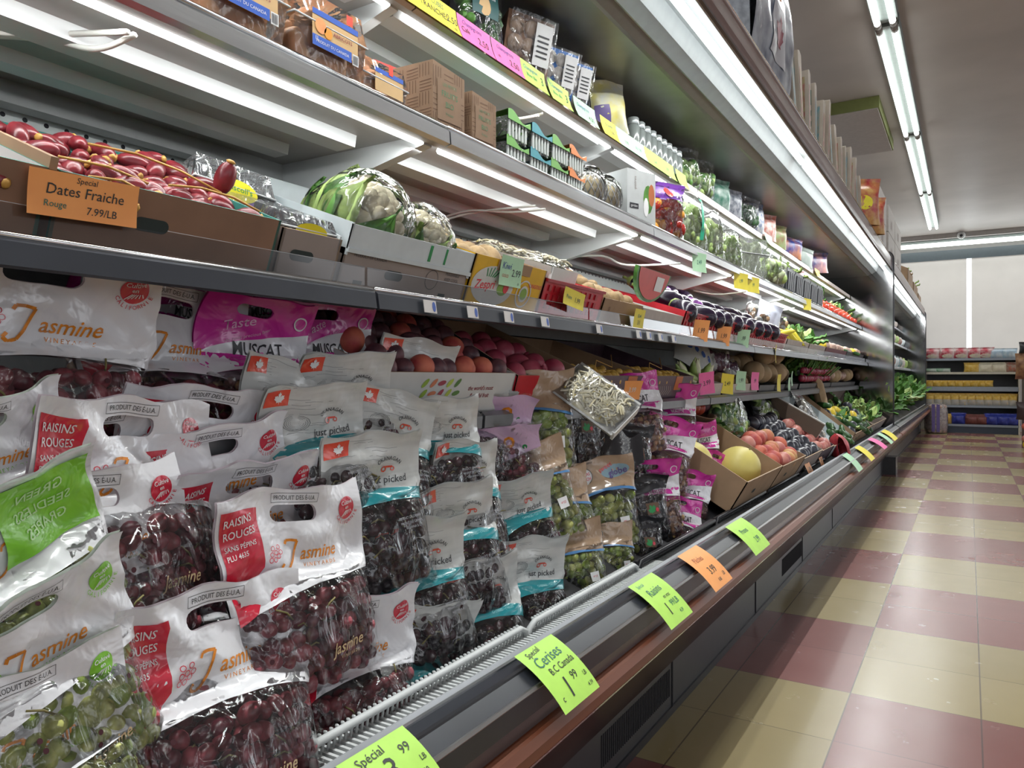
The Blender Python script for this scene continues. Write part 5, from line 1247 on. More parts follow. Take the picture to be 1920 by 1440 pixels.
pouch(.34, .36, .09, film, M @ Matrix.Translation((-.18, .10, .06)) @ Euler((-1.1, 0, .3)).to_matrix().to_4x4(), 'large shiny clear bag of mushrooms in the white foam crate', contents=([whit_c, mat('mushroom_pale', (.6, .55, .45), .5)], .022, 60))
r_, M, W = deck_tray(5.28, 6.3, .10, kraft_c, mat('inner_brown', (.10, .07, .05), .7), 'dark crate of green acorn squash near the mirror panel', hb=.16, D=.42)
fill(M, W, .42, .07, ['cuke', 'avo', 'lemon', 'cuke'], .045, 'green or yellow squash in the dark crate', 'squash in the dark crate', n=36, rows=('front', 'middle', 'back'), slope=.1, s=1.2, flat=True)
greens('squash_leaves', None, .8, .3, .05, 'pale green leaves over the squash crate', 40, 'leafp', 'leaf', ll=.08, seed=5).matrix_world = M @ Matrix.Translation((0, .05, .05))
pouch(.15, .30, .09, FM['coco'], M @ Matrix.Translation((-.35, .25, .10)) @ Euler((-.8, .3, 0)).to_matrix().to_4x4(), 'tan paper wrapped root lying over the squash', 'root', 'wrapped_root')
r_, M, W = deck_tray(6.33, 7.4, .10, grey_c, grey_c, 'farthest open carton on the lower deck', hb=.14, D=.42)
greens('lettuce', None, .9, .3, .08, 'green lettuce in the farthest carton of the lower deck', 50, 'leaf', 'leafp', ll=.09, seed=9).matrix_world = M @ Matrix.Translation((0, .05, .05))
pouch(.2, .16, .10, mat('red_net', (.42, .03, .04), .5, bump=.5, var=.3, vscale=40), T((-.60, 4.55, .455), -30, -50, 70), 'red net bag lying on the rail beside the plums', 'net bag', 'net_bag', neck=.6)
# second row up the deck
Xb, Zb = -.93, .64
r_ = empty('fruit_basket', T((-.95, 3.02, .675), 0, 25), 'round brown basket of nectarines above the melon box', 'basket'); M = r_.matrix_world.copy()
b = MB(); b.lathe([(.0, 0), (.13, 0), (.165, .06), (.17, .065), (.158, .062), (.125, .006)], mat('basket_brown', (.28, .16, .10), .6, bump=.4, var=.2, vscale=30), 24, c=(0, .12, 0)); b.build('basket_wall', r_)
Mq = M @ Matrix.Translation((0, .0, .0)); fill(Mq, .29, .25, .065, ['nect', 'nect', 'pluot'], .033, 'red orange nectarine in the round basket', 'nectarines in the round basket', n=13, rows=('front', 'middle', 'back'))
pouch(.28, .30, .13, film, TC(1362, 778, -.90, .25, -30, -35, 40), 'clear bag of green zucchini above the peaches', contents=([FM['leaf'], FM['leafp'], FM['cuke']], .028, 80), seed=4)
pouch(.26, .26, .10, film, TC(1432, 772, -.93, .2, -30, -40, 30), 'clear bag of white fennel left of the foam crate', contents=([whit_c, FM['leafp']], .026, 50), seed=6)
sb = empty('mushroom_crate', T((-.95, 4.2, .66), 0, 30), 'long dark carton rim slanting above the foam crate', 'box'); b = MB(); b.box(-.02, .0, -.28, .12, .05, .13, mat('inner_brown')).box(.0, .015, -.28, .12, .05, .134, whit_c); b.build('rim', sb)
o = put('orange', Matrix.Translation((0, -60, 0))) if False else None
# price signs lying over the front rail
RS = [('green', 1000, 1190, .115, .11, [('Special', .015, -.18, .10, penb, .1), ('Cerises', .027, -.02, .27, peng, .06), ('B.C Canada', .0165, .08, .46, penb, .04), ('99', .019, .14, .66, penb, 0), ('1', .045, -.12, .76, penb, 0), ('LB', .010, .38, .72, penb, 0), ('4.39', .009, .36, .88, penb, 0), ('c', .014, -.36, .84, penb, 0)], 'neon green sign reading Cerises 1.99 hanging over the front rail', 62),
      ('green', 695, 1378, .11, .10, [('Spécial', .017, -.14, .13, penb, .05), ('3', .042, -.02, .40, penb, 0), ('99', .018, .28, .25, penb, 0), ('LB', .010, .40, .45, penb, 0), ('$', .016, -.30, .42, penb, 0), ('8.80', .010, .30, .60, penb, 0)], 'neon green sign reading 3.99 at the bottom edge of the view', 62),
      ('green', 1200, 1072, .13, .115, [('Spécial', .012, -.25, .12, mat('teal_marker', (.1, .35, .25), .5), 0), ('Raisins', .025, -.05, .32, peng, .05), ('en vrac', .012, .12, .50, penb, 0), ('1', .038, -.15, .72, penb, 0), ('99/LB', .019, .18, .66, peng, 0), ('4.39', .011, .2, .85, peng, 0)], 'neon green sign reading Raisins 1.99 on the front rail', 62),
      ('orange', 1288, 1030, .14, .115, [('Pêches', .022, -.1, .3, mat('rust_marker', (.45, .12, .03), .5), 0), ('3.99', .028, .0, .62, penb, 0), ('LB', .014, .3, .8, penb, 0), ('8.80', .012, .0, .86, penb, 0)], 'neon orange sign reading 3.99 on the front rail', 62),
      ('green', 1375, 982, .17, .11, [('Prunes', .024, -.1, .35, peng, 0), ('2.99', .026, .1, .7, peng, 0)], 'neon green sign lying farthest up the front rail before the joint', 66),
      ('orange', 1506, 853, .12, .15, [('1.99', .035, 0, .5, penb, 0)], 'orange tag hanging in front of the dark plum carton', 20),
      ('orange', 1534, 842, .09, .13, [('2.99', .030, 0, .5, penb, 0)], 'smaller orange tag hanging beside the red net bag', 10),
      ('mint', 1583, 864, .18, .12, [], 'mint paper tag curling over the rail below the red net bag', 60),
      ('yellow', 1606, 838, .2, .12, [], 'yellow paper tag on the rail beyond the red net bag', 66),
      ('pink', 1630, 818, .22, .12, [], 'pink paper tag lying on the far rail', 75),
      ('mint', 1646, 814, .2, .12, [], 'pale green paper tag beyond the pink one on the far rail', 70),
      ('yellow', 1655, 808, .3, .12, [], 'yellow paper tag nearest the mirror end panel', 70)]
for c, u, v, w_, h_, ln, lb, ti in RS:
    big = ti == 62 or ti == 66
    Xs = -.575 if ti > 30 else -.66
    z_ = .466 if ti > 30 else .52
    sign(c, w_, h_, ln, T((Xs, P(u, v, Xs).y, z_), 0, -ti-(6 if ti == 62 else 0), 0), lb, -.55 if ti > 30 else .2)
# ================================================= upper shelf (apricots, kraft baskets, herbs, nets ...)
SH1, SH0, TOPZ = 1.3525, 1.6485, 1.966
def Yc(u, X): return P(u, 300, X).y
def seat(u, X, Z, yaw=0, tilt=0, roll=0): return T((X, Yc(u, X), Z), yaw, tilt, roll)
bluep = mat('label_blue', (.04, .12, .52), .4); tanp = mat('label_tan', (.62, .40, .18), .5); redst = mat('red_sticker', (.85, .06, .03), .5)
def apl(w):
    return [(rect(-.045, .055, .045, .095), tanp, 0), (rect(-.045, .055, .088, .097), bluep, 1), (rect(-.045, .040, .040, .057), bluep, 1), (text('PRODUIT DU CANADA', .0068, -.002, .048), whp_i, 2), (text('ABRICOTS', .0090, .02, .070, bold=.006), mat('maroon_print'), 2),
            (disc(-.028, .073, .012, 14), FM['apric'], 2), (disc(-.012, .067, .009, 12), FM['orange'], 2), (text('1L', .009, -.036, .052, bold=.01), whp_i, 2), (rect(.042, .056, .038, .056), whp_i, 1)]+[(rect(.0435+.0022*k, .0447+.0022*k, .040, .054), ink, 2) for k in range(5)]+[(rect(.028, .042, .098, .114), redst, 2)]
ac = film_mat('apricot_clam', haze=.05, bs=20, strength=.25, gl=.5)
clamshell(.152, .10, .125, 'clear box of orange apricots nearest the left edge of the top', T((-.862, .695, SH1)), FM['apric'], None, 'apricot_clamshell', 'plastic box', apl(0), 34, .021, ac)
clamshell(.155, .10, .125, 'clear box of orange apricots with blue label and red sticker, fully visible', T((-.862, .862, SH1)), FM['apric'], None, 'apricot_clamshell', 'plastic box', apl(0), 34, .021, ac)
clamshell(.12, .09, .085, 'low box of apricots half hidden behind the upper shelf lip', T((-.885, 1.015, SH1)), FM['apric'], None, 'apricot_clamshell', 'plastic box', [(rect(-.03, .045, .03, .062), tanp, 0), (rect(-.03, .045, .062, .070), bluep, 1), (rect(.005, .016, .066, .085), redst, 2)], 14, .021, ac)
bk = empty('berry_basket', T((-.99, 1.16, SH1), -10), 'kraft basket with a red rounded handle panel', 'box')
b = MB(); sh = poly([(-.065, 0), (.065, 0), (.065, .135)]+[(.065-.02+.02*cos(t*pi/8), .135+.02*sin(t*pi/8)) for t in range(1, 5)]+[(-.045-.02*sin(t*pi/8), .135+.02*cos(t*pi/8)) for t in range(0, 5)], [(.02+.009*cos(t*pi/6), .115+.009*sin(t*pi/6)) for t in range(12)], [(-.03+.009*cos(t*pi/6), .115+.009*sin(t*pi/6)) for t in range(12)])
S = flatS(); lay(b, sh, S, mat('coral_print', (.60, .09, .08), .6), 0, step=0); lay(b, sh, lambda x, y: (Vector((x, .003, y)), Vector((0, 1, 0))), kraft_c, 0, step=0); b.box(-.065, .065, .003, .12, 0, .07, kraft_c); b.build('handle_panel', bk)
lbl(bk, .13, [(rect(-.065, .065, 0, .085), kraft_c, 1), (disc(-.02, .075, .026, 16, r0=.8), mat('coral_print'), 2), (disc(.03, .07, .026, 16, r0=.8), mat('coral_print'), 2)])
brl = mat('brown_line', (.10, .045, .02), .7); kraft_d = mat('dark_kraft', (.22, .135, .08), .75); gtx = mat('green_box_text', (.08, .17, .08), .6)
def weave(x0, x1, y0, y1, n=5):
    it = []
    for i in range(n):
        for j in range(n):
            a, b_ = x0+(x1-x0)*i/n, y0+(y1-y0)*j/n; w, h = (x1-x0)/n*.9, (y1-y0)/n*.9
            for k in range(4):
                if (i+j) % 2: it.append((rect(a, a+w, b_+h*k/4, b_+h*k/4+.0013), brl, 0))
                else: it.append((rect(a+w*k/4, a+w*k/4+.0013, b_, b_+h), brl, 0))
    return it
for k, (u, X, s, lb, yw) in enumerate(((842, -.875, 1.0, 'taller kraft box with woven print and green lettering', -4), (908, -.872, .86, 'smaller kraft box with woven print beside the herb boxes', -4))):
    r_ = empty('berry_box', seat(u, X, SH1, yw)@Matrix.Scale(s, 4), lb, 'box'); b = MB(); w = .048
    b.hexa([(-w, 0, 0), (w, 0, 0), (w, .17, 0), (-w, .17, 0), (-w, 0, .14), (w, 0, .13), (w, .17, .145), (-w, .17, .15)], kraft_d); b.build('carton_body', r_)
    m = MB()
    for sh, mt, lv in weave(-w, w, .0, .135, 3)+[(rect(-w+.012, w-.012, .03, .11), kraft_d, 1), (text('LES PETITS', .009, 0, .10, bold=.006), gtx, 2), (text('FRUITS', .016, 0, .082, bold=.01), gtx, 2), (text('BIO', .016, 0, .062, bold=.01), gtx, 2), (text('fraises', .009, 0, .045), gtx, 2)]: lay(m, sh, S, mt, .0008+.0005*lv, step=0)
    Sx = lambda x, y: (Vector((-w, .17-x, y)), Vector((-1, 0, 0)))
    for sh, mt, lv in weave(0, .17, .0, .14, 5)+[(text('bio', .030, .05, .085, bold=.02), kraft_d, 1), (text('bio', .028, .05, .085, bold=.01), gtx, 2), (text('fruits', .026, .06, .055, bold=.01), gtx, 2)]: lay(m, sh, Sx, mt, .0008+.0005*lv, step=0)
    m.build('printing', r_)
# herb clamshells: two levels with wavy coloured labels
hc = {'green': mat('herb_label_green', (.16, .42, .08), .4), 'teal': mat('herb_label_teal', (.05, .30, .36), .4), 'orange': mat('herb_label_orange', (.75, .22, .04), .4)}
hb = film_mat('herb_plastic', haze=.05, bs=60, strength=.4, gl=.6)
for k, (y, lev, c) in enumerate(((1.44, 0, 'green'), (1.44, 1, 'green'), (1.545, 0, 'teal'), (1.545, 1, 'teal'), (1.645, 0, 'green'), (1.645, 1, 'green'), (1.735, 0, 'orange'), (1.735, 1, 'orange'))):
    r_ = empty('herb_clamshell', T((-.868+.004*lev, y, SH1+.056*lev+.001), 0, 0), '%s labelled herb box on the upper shelf, %s level, %s' % (c, ('lower', 'upper')[lev], 'near the kraft boxes' if y < 1.5 else ('second from the kraft boxes' if y < 1.6 else ('third from the kraft boxes' if y < 1.7 else 'beside the net bags'))), 'plastic box', 'herb boxes on the upper shelf')
    b = MB(); b.hexa([(-.042, .004, 0), (.042, .004, 0), (.042, .12, 0), (-.042, .12, 0), (-.046, 0, .048), (.046, 0, .048), (.046, .125, .048), (-.046, .125, .048)], hb)
    for q in range(6): b.box(-.040+.014*q, -.034+.014*q, -.001, .003, .004, .040, mat('rib_white', (.62, .66, .63), .3))
    b.build('box_shell', r_)
    g = greens('herbs', None, .075, .10, .035, None, 22, ll=.03, lw=.02, seed=k) if False else None
    gb = MB(); rn = random.Random(k)
    for _ in range(26):
        Mx = Matrix.Translation((rn.uniform(-.032, .032), rn.uniform(.012, .10), rn.uniform(.008, .03))) @ Euler((rn.uniform(.3, 1.3), 0, rn.uniform(0, 6))).to_matrix().to_4x4()
        gb.sheet(lambda u, v: Mx @ Vector(((u-.5)*.016*sin(pi*(.1+.85*v)), .003*sin(u*9), v*.026)), 2, 3, FM['leaf'] if rn.random() < .7 else mat('dark_herb', (.03, .10, .03), .5))
    gb.build('herbs', r_)
    l = MB(); wz = lambda u: .054+.010*sin(u*5.5+.8); l.sheet(lambda u, v: Vector(((u-.5)*.098, -.004+v*.13, wz(u)*(1-v)+.052*v)), 10, 4, hc[c]); l.sheet(lambda u, v: Vector(((u-.5)*.098, -.004, .040+v*(wz(u)-.040))), 10, 2, hc[c]); l.build('wavy_label', r_)
# pears in foam nets
netm = mat('foam_net', (.66, .66, .66), .6)
for k, u in enumerate((1128, 1158, 1178)):
    r_ = empty('netted_pear_bag', seat(u, -.885-.02*(k == 2), SH1, -15), 'clear bag with white foam netted pears, %s of three' % ('leftmost', 'middle', 'rightmost')[k], 'bag of pears', 'netted pears')
    b = MB(); b.ball((0, .05, .055), (.045, .045, .055), mat('pear_skin', (.52, .42, .24), .5), 14, 10); b.build('pear', r_)
    n = MB()
    for a in range(14):
        for sg in (-1, 1): n.tube([(0+.049*sin(pi*(.08+.84*t/10))*cos(a*pi/7+sg*t*.16), .05+.049*sin(pi*(.08+.84*t/10))*sin(a*pi/7+sg*t*.16), .058-.060*cos(pi*(.08+.84*t/10))) for t in range(11)], .0016, netm, 4, cap=False)
    n.build('foam_net', r_)
    f = MB(); f.ball((0, .05, .065), (.056, .056, .072), film, 14, 10, warp=lambda p: 1+.06*noise.noise(p*3+Vector((k, 0, 0)))); f.build('clear_film', r_)
crop_box(.13, .10, .17, mat('grey_pack', (.50, .52, .52), .4), seat(1203, -.868, SH1, -20), 'grey printed upright pack with a leaf picture beside the netted pears', prints=[(rect(-.055, -.015, .05, .066), ink, 1), (text('garden', .011, -.035, .058), whp_i, 2), (disc(.03, .085, .022, 12, ry=.045), FM['leaf'], 0), (disc(.045, .10, .014, 12, ry=.035), mat('rust_print', (.45, .14, .05), .5), 1), (disc(.02, .06, .012, 10, ry=.03), whp_i, 1), (text('poires', .016, -.03, .13, rot=1.57), grey_c, 1)])
pouch(.17, .19, .07, film, seat(1248, -.875, SH1, -25), 'purple topped clear bag of red and orange mini peppers', contents=([mat('red_pepper', (.45, .03, .02), .2), FM['orange'], mat('red_pepper')], .021, 34), prints=[(poly([(-.085, .125), (.085, .125), (.085, .185), (-.085, .185)]), mat('purple_print', (.17, .04, .36), .35), 0), (disc(-.01, .15, .02, 12), mat('red_pepper'), 1), (text('mini', .02, .03, .155, bold=.01), whp_i, 1)], seed=3)
pouch(.16, .18, .06, film, seat(1232, -.93, SH1, -25), 'second purple topped pepper bag behind the first', contents=([mat('red_pepper'), FM['orange']], .021, 22), prints=[(rect(-.08, .08, .12, .175), mat('purple_print'), 0)], seed=5)
lg = [mat('celery_green', (.42, .60, .20), .4), FM['leafp'], mat('celery_pale', (.60, .70, .42), .4)]
pouch(.22, .25, .10, film, seat(1290, -.885, SH1, -25, -10), 'clear bag of pale green celery hearts, left one', contents=(lg, .026, 60), prints=[(poly([(.03, .03), (.05, .03), (.09, .2), (.07, .2)]), mat('green_stripe', (.02, .35, .20), .4), 0)], seed=7)
pouch(.22, .23, .10, film, seat(1325, -.885, SH1, -25, -10), 'clear bag of pale green celery hearts, right one', contents=(lg, .026, 60), seed=8)
pouch(.22, .20, .09, film, seat(1362, -.885, SH1, -25, -10), 'clear bag of thin green bean sprouts on the upper shelf', contents=([mat('celery_pale'), lg[0]], .018, 90), seed=9)
clamshell(.26, .08, .19, 'clear ribbed plastic box standing on the upper shelf', seat(1408, -.88, SH1, -25), mat('celery_pale'), None, 'clear_clamshell', 'plastic box', [], 40, .03)
pouch(.28, .17, .13, film, seat(1440, -.885, SH1, -20), 'wrapped round lettuce left of the green pods', contents=(lg, .035, 60), seed=10)
greens('green_beans', None, .4, .12, .05, 'bright green pods piled behind the wrapped lettuce', 60, 'leafp', 'leaf', lw=.018, ll=.13, cat='vegetables').matrix_world = T((-.95, Yc(1470, -.95), SH1+.06))
for k in range(5):
    r_ = empty('black_tray', T((-.862, 4.42+.24*k, SH1+.0), 0, 4), 'black plastic tray standing on edge along the upper shelf, %s' % (ORD[k]+(' from left' if k else '')), 'black tray', 'black trays on the upper shelf')
    b = MB(); b.hexa([(-.09, .03, .01), (.09, .03, .01), (.09, .03, .12), (-.09, .03, .12), (-.11, -.0, 0), (.11, -.0, 0), (.11, -.0, .14), (-.11, -.0, .14)][4:]+[(-.09, .06, .01), (.09, .06, .01), (.09, .06, .12), (-.09, .06, .12)], black_m); b.build('tray_shell', r_)
    b = MB(); [b.box(-.085+.05*q, -.055+.05*q, -.006, 0, .02, .12, mat('black_rib', (.045, .045, .05), .4)) for q in range(4)]; b.build('ribs', r_)
put('orange', T((-.93, 4.62, SH1+.17)), 1.6, 'orange citrus resting above the black trays', 'citrus above the black trays'); pouch(.2, .12, .08, mat('red_white_pack', (.6, .2, .2), .4, col2=(.7, .7, .7), vscale=30), T((-.95, 5.05, SH1+.10), -20), 'red and white pack behind the black trays', seed=2)
rk = []
for k in range(22): rk.append(put('tomato', T((-.885-.03*(k % 3), 5.75+.075*k, SH1+.03+.03*(k % 3)), k*40), 1.5, 'x', 'tomatoes at the far end of the upper shelf'))
rank(rk, 'red tomato on the upper shelf', '', ('front', 'back'))
greens('herb_bunch', None, 1.6, .1, .1, 'green leafy herbs behind the tomatoes near the mirror panel', 70, ll=.12, seed=3).matrix_world = T((-.98, 6.6, SH1))
# signs on the upper shelf lip
for k, (u, v, c, t_, w_, lb) in enumerate([(1312, 474, 'mint', '2.49', .10, 'mint paper sign on the upper shelf lip below the celery'), (1390, 512, 'yellow', '1.99', .13, 'yellow paper sign on the upper shelf lip, left of two'), (1413, 520, 'yellow', '.99', .12, 'yellow paper sign on the upper shelf lip, right of two'), (1514, 560, 'yellow', '', .12, 'small yellow tag below the black trays')]):
    sign(c, w_, .07, [(t_, .022, 0, .5, peng, .1)] if t_ else [], T((-.833, Yc(u, -.833), P(u, v, -.833).z), -12, 8, 0), lb, .3)
# ================================================= top shelf
def spec_packs():
    nav = mat('navy_pack', (.02, .04, .16), .35); bl = mat('blue_tray', (.02, .14, .45), .35)
    pouch(.17, .20, .06, film_dk, seat(893, -.985, SH0-.01, -15), 'dark clear salad bag with a printed label under the canopy', contents=([mat('dark_herb'), FM['leaf']], .018, 30), prints=[(rect(-.04, .05, .08, .16), mat('navy_green_label', (.02, .09, .09), .4), 0), (text('Mesclun', .02, .005, .13, bold=.01), whp_i, 1), (disc(.0, .10, .02, 12), tanp, 1)], seed=1)
    pouch(.15, .13, .05, nav, seat(925, -1.03, SH0, -15), 'dark blue pack behind the salad bag on the top shelf', seed=2)
    for k, (u, s, m_, lb, fm_) in enumerate(((985, 1.0, brown_c, 'brown tray of mushrooms tilted on the top shelf', mat('cafe_mushroom', (.36, .25, .18), .5)), (1043, .82, bl, 'blue tray of white mushrooms, left of two', mat('mushroom_white', (.62, .58, .54), .5)), (1072, .82, bl, 'blue tray of white mushrooms, right of two', mat('mushroom_white')))):
        M = seat(u, -.965, SH0+.03, -20, 0, 0) @ Matrix.Scale(s, 4) @ Euler((.25, 0, 0)).to_matrix().to_4x4()
        r_ = empty('mushroom_tray', M, lb, 'tray of mushrooms'); b = MB()
        b.hexa([(-.06, .045, -.02), (.06, .045, -.02), (.06, .045, .10), (-.06, .045, .10), (-.075, 0, -.03), (.075, 0, -.03), (.075, 0, .115), (-.075, 0, .115)], m_)
        b.build('tray', r_); f = MB(); rn = random.Random(k)
        for i in range(3):
            for j in range(3): f.ball((-.045+.045*i, -.002, .0+.042*j), (.024, .014, .022), fm_, 12, 8)
        f.build('mushrooms', r_)
        g = MB(); g.sheet(lambda a, c_: Vector(((a-.5)*.152, -.017-.006*sin(a*3.1), -.03+c_*.147)), 8, 8, film); g.build('clear_film', r_)
        lbl(r_, .1, []) if False else None
        m = MB(); lay(m, rect(.0, .055, .0, .10), lambda x, y: (Vector((x, -.0245, y)), Vector((0, -1, 0))), mat('pale_label', (.55, .55, .56), .5), 0, step=0); [lay(m, rect(.008, .045, .02+.012*q, .024+.012*q), lambda x, y: (Vector((x, -.0255, y)), Vector((0, -1, 0))), ink, 0, step=0) for q in range(5)]; m.build('label', r_)
    pouch(.15, .17, .05, mat('yellow_white_pack', (.62, .55, .12), .35, col2=(.55, .56, .5), vscale=18), seat(1148, -.965, SH0, -25, 0, -12), 'yellow and white soft pack leaning beside the spice jars', prints=[(rect(-.07, -.02, .02, .09), violet_i, 0)], seed=6)
    # spice jars
    r_ = empty('spice_jar', None, 'x', 'jar', 'row of clear jars on the top shelf'); b = MB(); b.lathe([(0, 0), (.022, 0), (.023, .004), (.023, .075), (.018, .082), (.018, .085)], mat('jar_glass', (.25, .28, .27), .12, spec=.9), 14); b.build('jar_body', r_)
    b = MB(); b.lathe([(.0195, .083), (.0205, .085), (.0205, .103), (.018, .106), (0, .106)], mat('jar_lid', (.55, .60, .60), .2, metal=.4), 14); b.build('lid', r_)
    for k in range(9): first_or_clone(r_, T((-.965, 2.36+.055*k, SH0)), 'clear jar with pale lid on the top shelf, %s' % (ORD[k]+(' from left' if k else '')))
    vm = [mat('broccoli_green', (.14, .22, .07), .6), FM['leafp'], FM['leaf']]
    data = [(1285, .20, .165, film, vm, 'large clear bag of green vegetables right of the jars'), (1312, .20, .165, film, vm, 'second clear bag of green vegetables right of the jars'),
            (1345, .17, .14, mat('deep_green_pack', (.02, .16, .10), .3, col2=(.3, .4, .35), vscale=25), None, 'deep green printed pack on the top shelf'), (1368, .17, .14, mat('striped_pack', (.10, .12, .16), .35, col2=(.45, .46, .5), vscale=40), None, 'dark striped pack on the top shelf'),
            (1392, .26, .16, film_dk, [mat('dark_herb')], 'dark green bag of kale on the top shelf'), (1412, .20, .165, mat('blue_white_pack', (.08, .14, .30), .35, col2=(.5, .5, .5), vscale=40), None, 'blue and white printed pack right of the kale'),
            (1432, .24, .15, mat('coral_pack', (.60, .16, .12), .35, col2=(.7, .55, .5), vscale=35), None, 'coral printed pack on the top shelf'), (1452, .24, .14, mat('brown_green_pack', (.35, .2, .12), .35, col2=(.3, .4, .15), vscale=30), None, 'brown and green pack on the top shelf'),
            (1478, .30, .13, mat('navy_orange_pack', (.03, .06, .30), .35, col2=(.6, .25, .12), vscale=14), None, 'navy and orange pack on the top shelf'), (1500, .30, .13, mat('pale_green_pack', (.45, .52, .48), .3), None, 'pale green flat pack near the end of the top shelf'),
            (1522, .45, .15, mat('navy_pink_pack', (.02, .04, .20), .35, col2=(.65, .35, .33), vscale=10), None, 'navy and pink packs at the end of the top shelf')]
    for k, (u, w_, h_, m_, ct, lb) in enumerate(data):
        pouch(w_, h_, .07, m_, seat(u, -.985, SH0, -22, 0, (k*31) % 14-7), lb, contents=(ct, .022, 50) if ct else None, seed=20+k)
spec_packs()
TS = [(762, 0, 'yellow', [('ch', .02, .2, .5, penb, 0)], .10, 'yellow paper sign cut off at the top edge of the view'),
      (818, 10, 'yellow', [('CUBES', .015, 0, .22, peng, 0), ('TRANCHÉS', .020, -.12, .55, penb, 0), ('2.50', .024, .34, .5, penb, 0), ('ch', .013, .38, .82, penb, 0)], .135, 'yellow paper sign reading Tranchés 2.50'),
      (888, 52, 'pink', [('Champignons', .0145, -.08, .22, penbl, 0), ('Café', .018, -.3, .5, penb, 0), ('2.50', .026, .2, .62, penb, 0)], .13, 'pink paper sign reading Champignons Café'),
      (948, 92, 'pink', [('Champignons', .0145, -.05, .22, penbl, 0), ('2.50', .026, .2, .62, penb, 0), ('ch', .012, -.3, .6, penb, 0)], .13, 'pink paper sign reading Champignons, the right one'),
      (998, 125, 'green', [('Champignon', .0145, -.12, .25, penbl, 0), ('Blanc Bio', .0145, -.12, .55, peng, 0), ('3', .034, .32, .5, penb, 0)], .12, 'green paper sign reading Blanc Bio, left of two'),
      (1046, 158, 'green', [('Champignon', .0145, -.12, .25, penbl, 0), ('Blanc Bio', .0145, -.12, .55, peng, 0), ('3', .034, .32, .5, penb, 0)], .12, 'green paper sign reading Blanc Bio, right of two'),
      (1095, 192, 'mint', [('Champignons', .015, -.1, .3, penbl, 0), ('4.50', .022, .2, .7, penb, 0)], .14, 'mint paper sign reading Champignons 4.50'),
      (1140, 222, 'yellow', [('Échalotes', .015, 0, .3, peng, .1), ('2.99', .02, .1, .65, penb, 0)], .12, 'yellow paper sign below the yellow soft pack'),
      (1168, 242, 'mint', [('1.99', .02, .1, .6, penb, 0)], .12, 'mint paper sign at the left end of the jars'), (1194, 262, 'mint', [('Ail 1.99', .018, 0, .5, peng, 0)], .13, 'mint paper sign hanging lowest below the jars'),
      (1222, 282, 'green', [('3.49', .02, .1, .6, peng, 0)], .15, 'neon green paper sign below the jars'), (1248, 300, 'green', [('2.99', .02, 0, .5, peng, 0)], .16, 'neon green paper sign below the right end of the jars'), (1276, 318, 'green', [], .12, 'neon green paper sign below the green vegetable bags'),
      (1440, 420, 'mint', [], .18, 'mint paper tag near the far end of the top shelf lip'), (1532, 484, 'yellow', [], .2, 'yellow paper tag at the end of the top shelf lip')]
for c_i, (u, v, c, ln, w_, lb) in enumerate(TS):
    sign(c, w_, .062, ln, T((-.932, Yc(u, -.932), 1.660), 0, -4, 0), lb, .45)
# ================================================= goods on top of the cases
ml = mat('bag_blue_pattern', (.05, .08, .17), .3, col2=(.38, .42, .48), vscale=10, coat=.6, var=.3); mred = mat('leaf_maroon', (.25, .03, .06), .4)
r_ = empty('rice_sack', T((-.625, 2.86, TOPZ)), 'large plastic wrapped blue and white sack with a maroon maple leaf', 'sack')
def sackf(x, z, sd=-1): return Vector((x, (.0 if sd < 0 else .36)+sd*.02*sin(pi*z/.5)+.012*noise.noise(Vector((x*9, z*8, sd))), z))
b = MB(); w = .30
b.sheet(lambda u, v: sackf((u-.5)*2*w, v*.50, -1), 12, 12, ml); b.sheet(lambda u, v: sackf((u-.5)*2*w, v*.50, 1), 12, 12, ml, flip=True)
for sx in (-1, 1): b.sheet(lambda u, v: Vector((sx*(w+.015*sin(pi*v)+.01*noise.noise(Vector((u*5, v*6, 1)))), u*.36, v*.50)), 8, 12, mat('sack_wrap_grey', (.30, .32, .36), .25, var=.25, bump=.5, bscale=25, coat=.5), flip=sx < 0)
b.box(-w, w, 0, .36, .498, .502, ml); b.build('sack_body', r_)
m = MB(); S = surf(lambda x, y: sackf(x, y, -1)); wl = mat('sack_white', (.45, .45, .48), .4)
lay(m, poly([(-.08, .10), (.17, .10), (.17, .31), (-.02, .31)]), S, wl, .002, .04); lay(m, leaf(.06, .205, .075), S, mred, .004, .04)
lay(m, rect(-.18, .10, .34, .44), S, mat('sack_yellow', (.55, .42, .08), .5, col2=(.4, .08, .05), vscale=30, var=.3), .002, .04); m.build('printing', r_)
cream_b = mat('cream_pack', (.44, .38, .31), .5, var=.08, vscale=8); gst = mat('green_stripe_pack', (.02, .14, .10), .4); pats = [mat('packs_print_%d' % i, c, .4, col2=c2, vscale=30, var=.3) for i, (c, c2) in enumerate((((.45, .38, .3), (.4, .12, .08)), ((.42, .40, .32), (.10, .25, .30)), ((.48, .42, .2), (.35, .1, .1))))]
ypos = [3.28, 3.42, 3.60, 3.76, 3.96, 4.12, 4.26, 4.44, 4.62, 4.78, 4.96, 5.14, 5.34, 5.50]
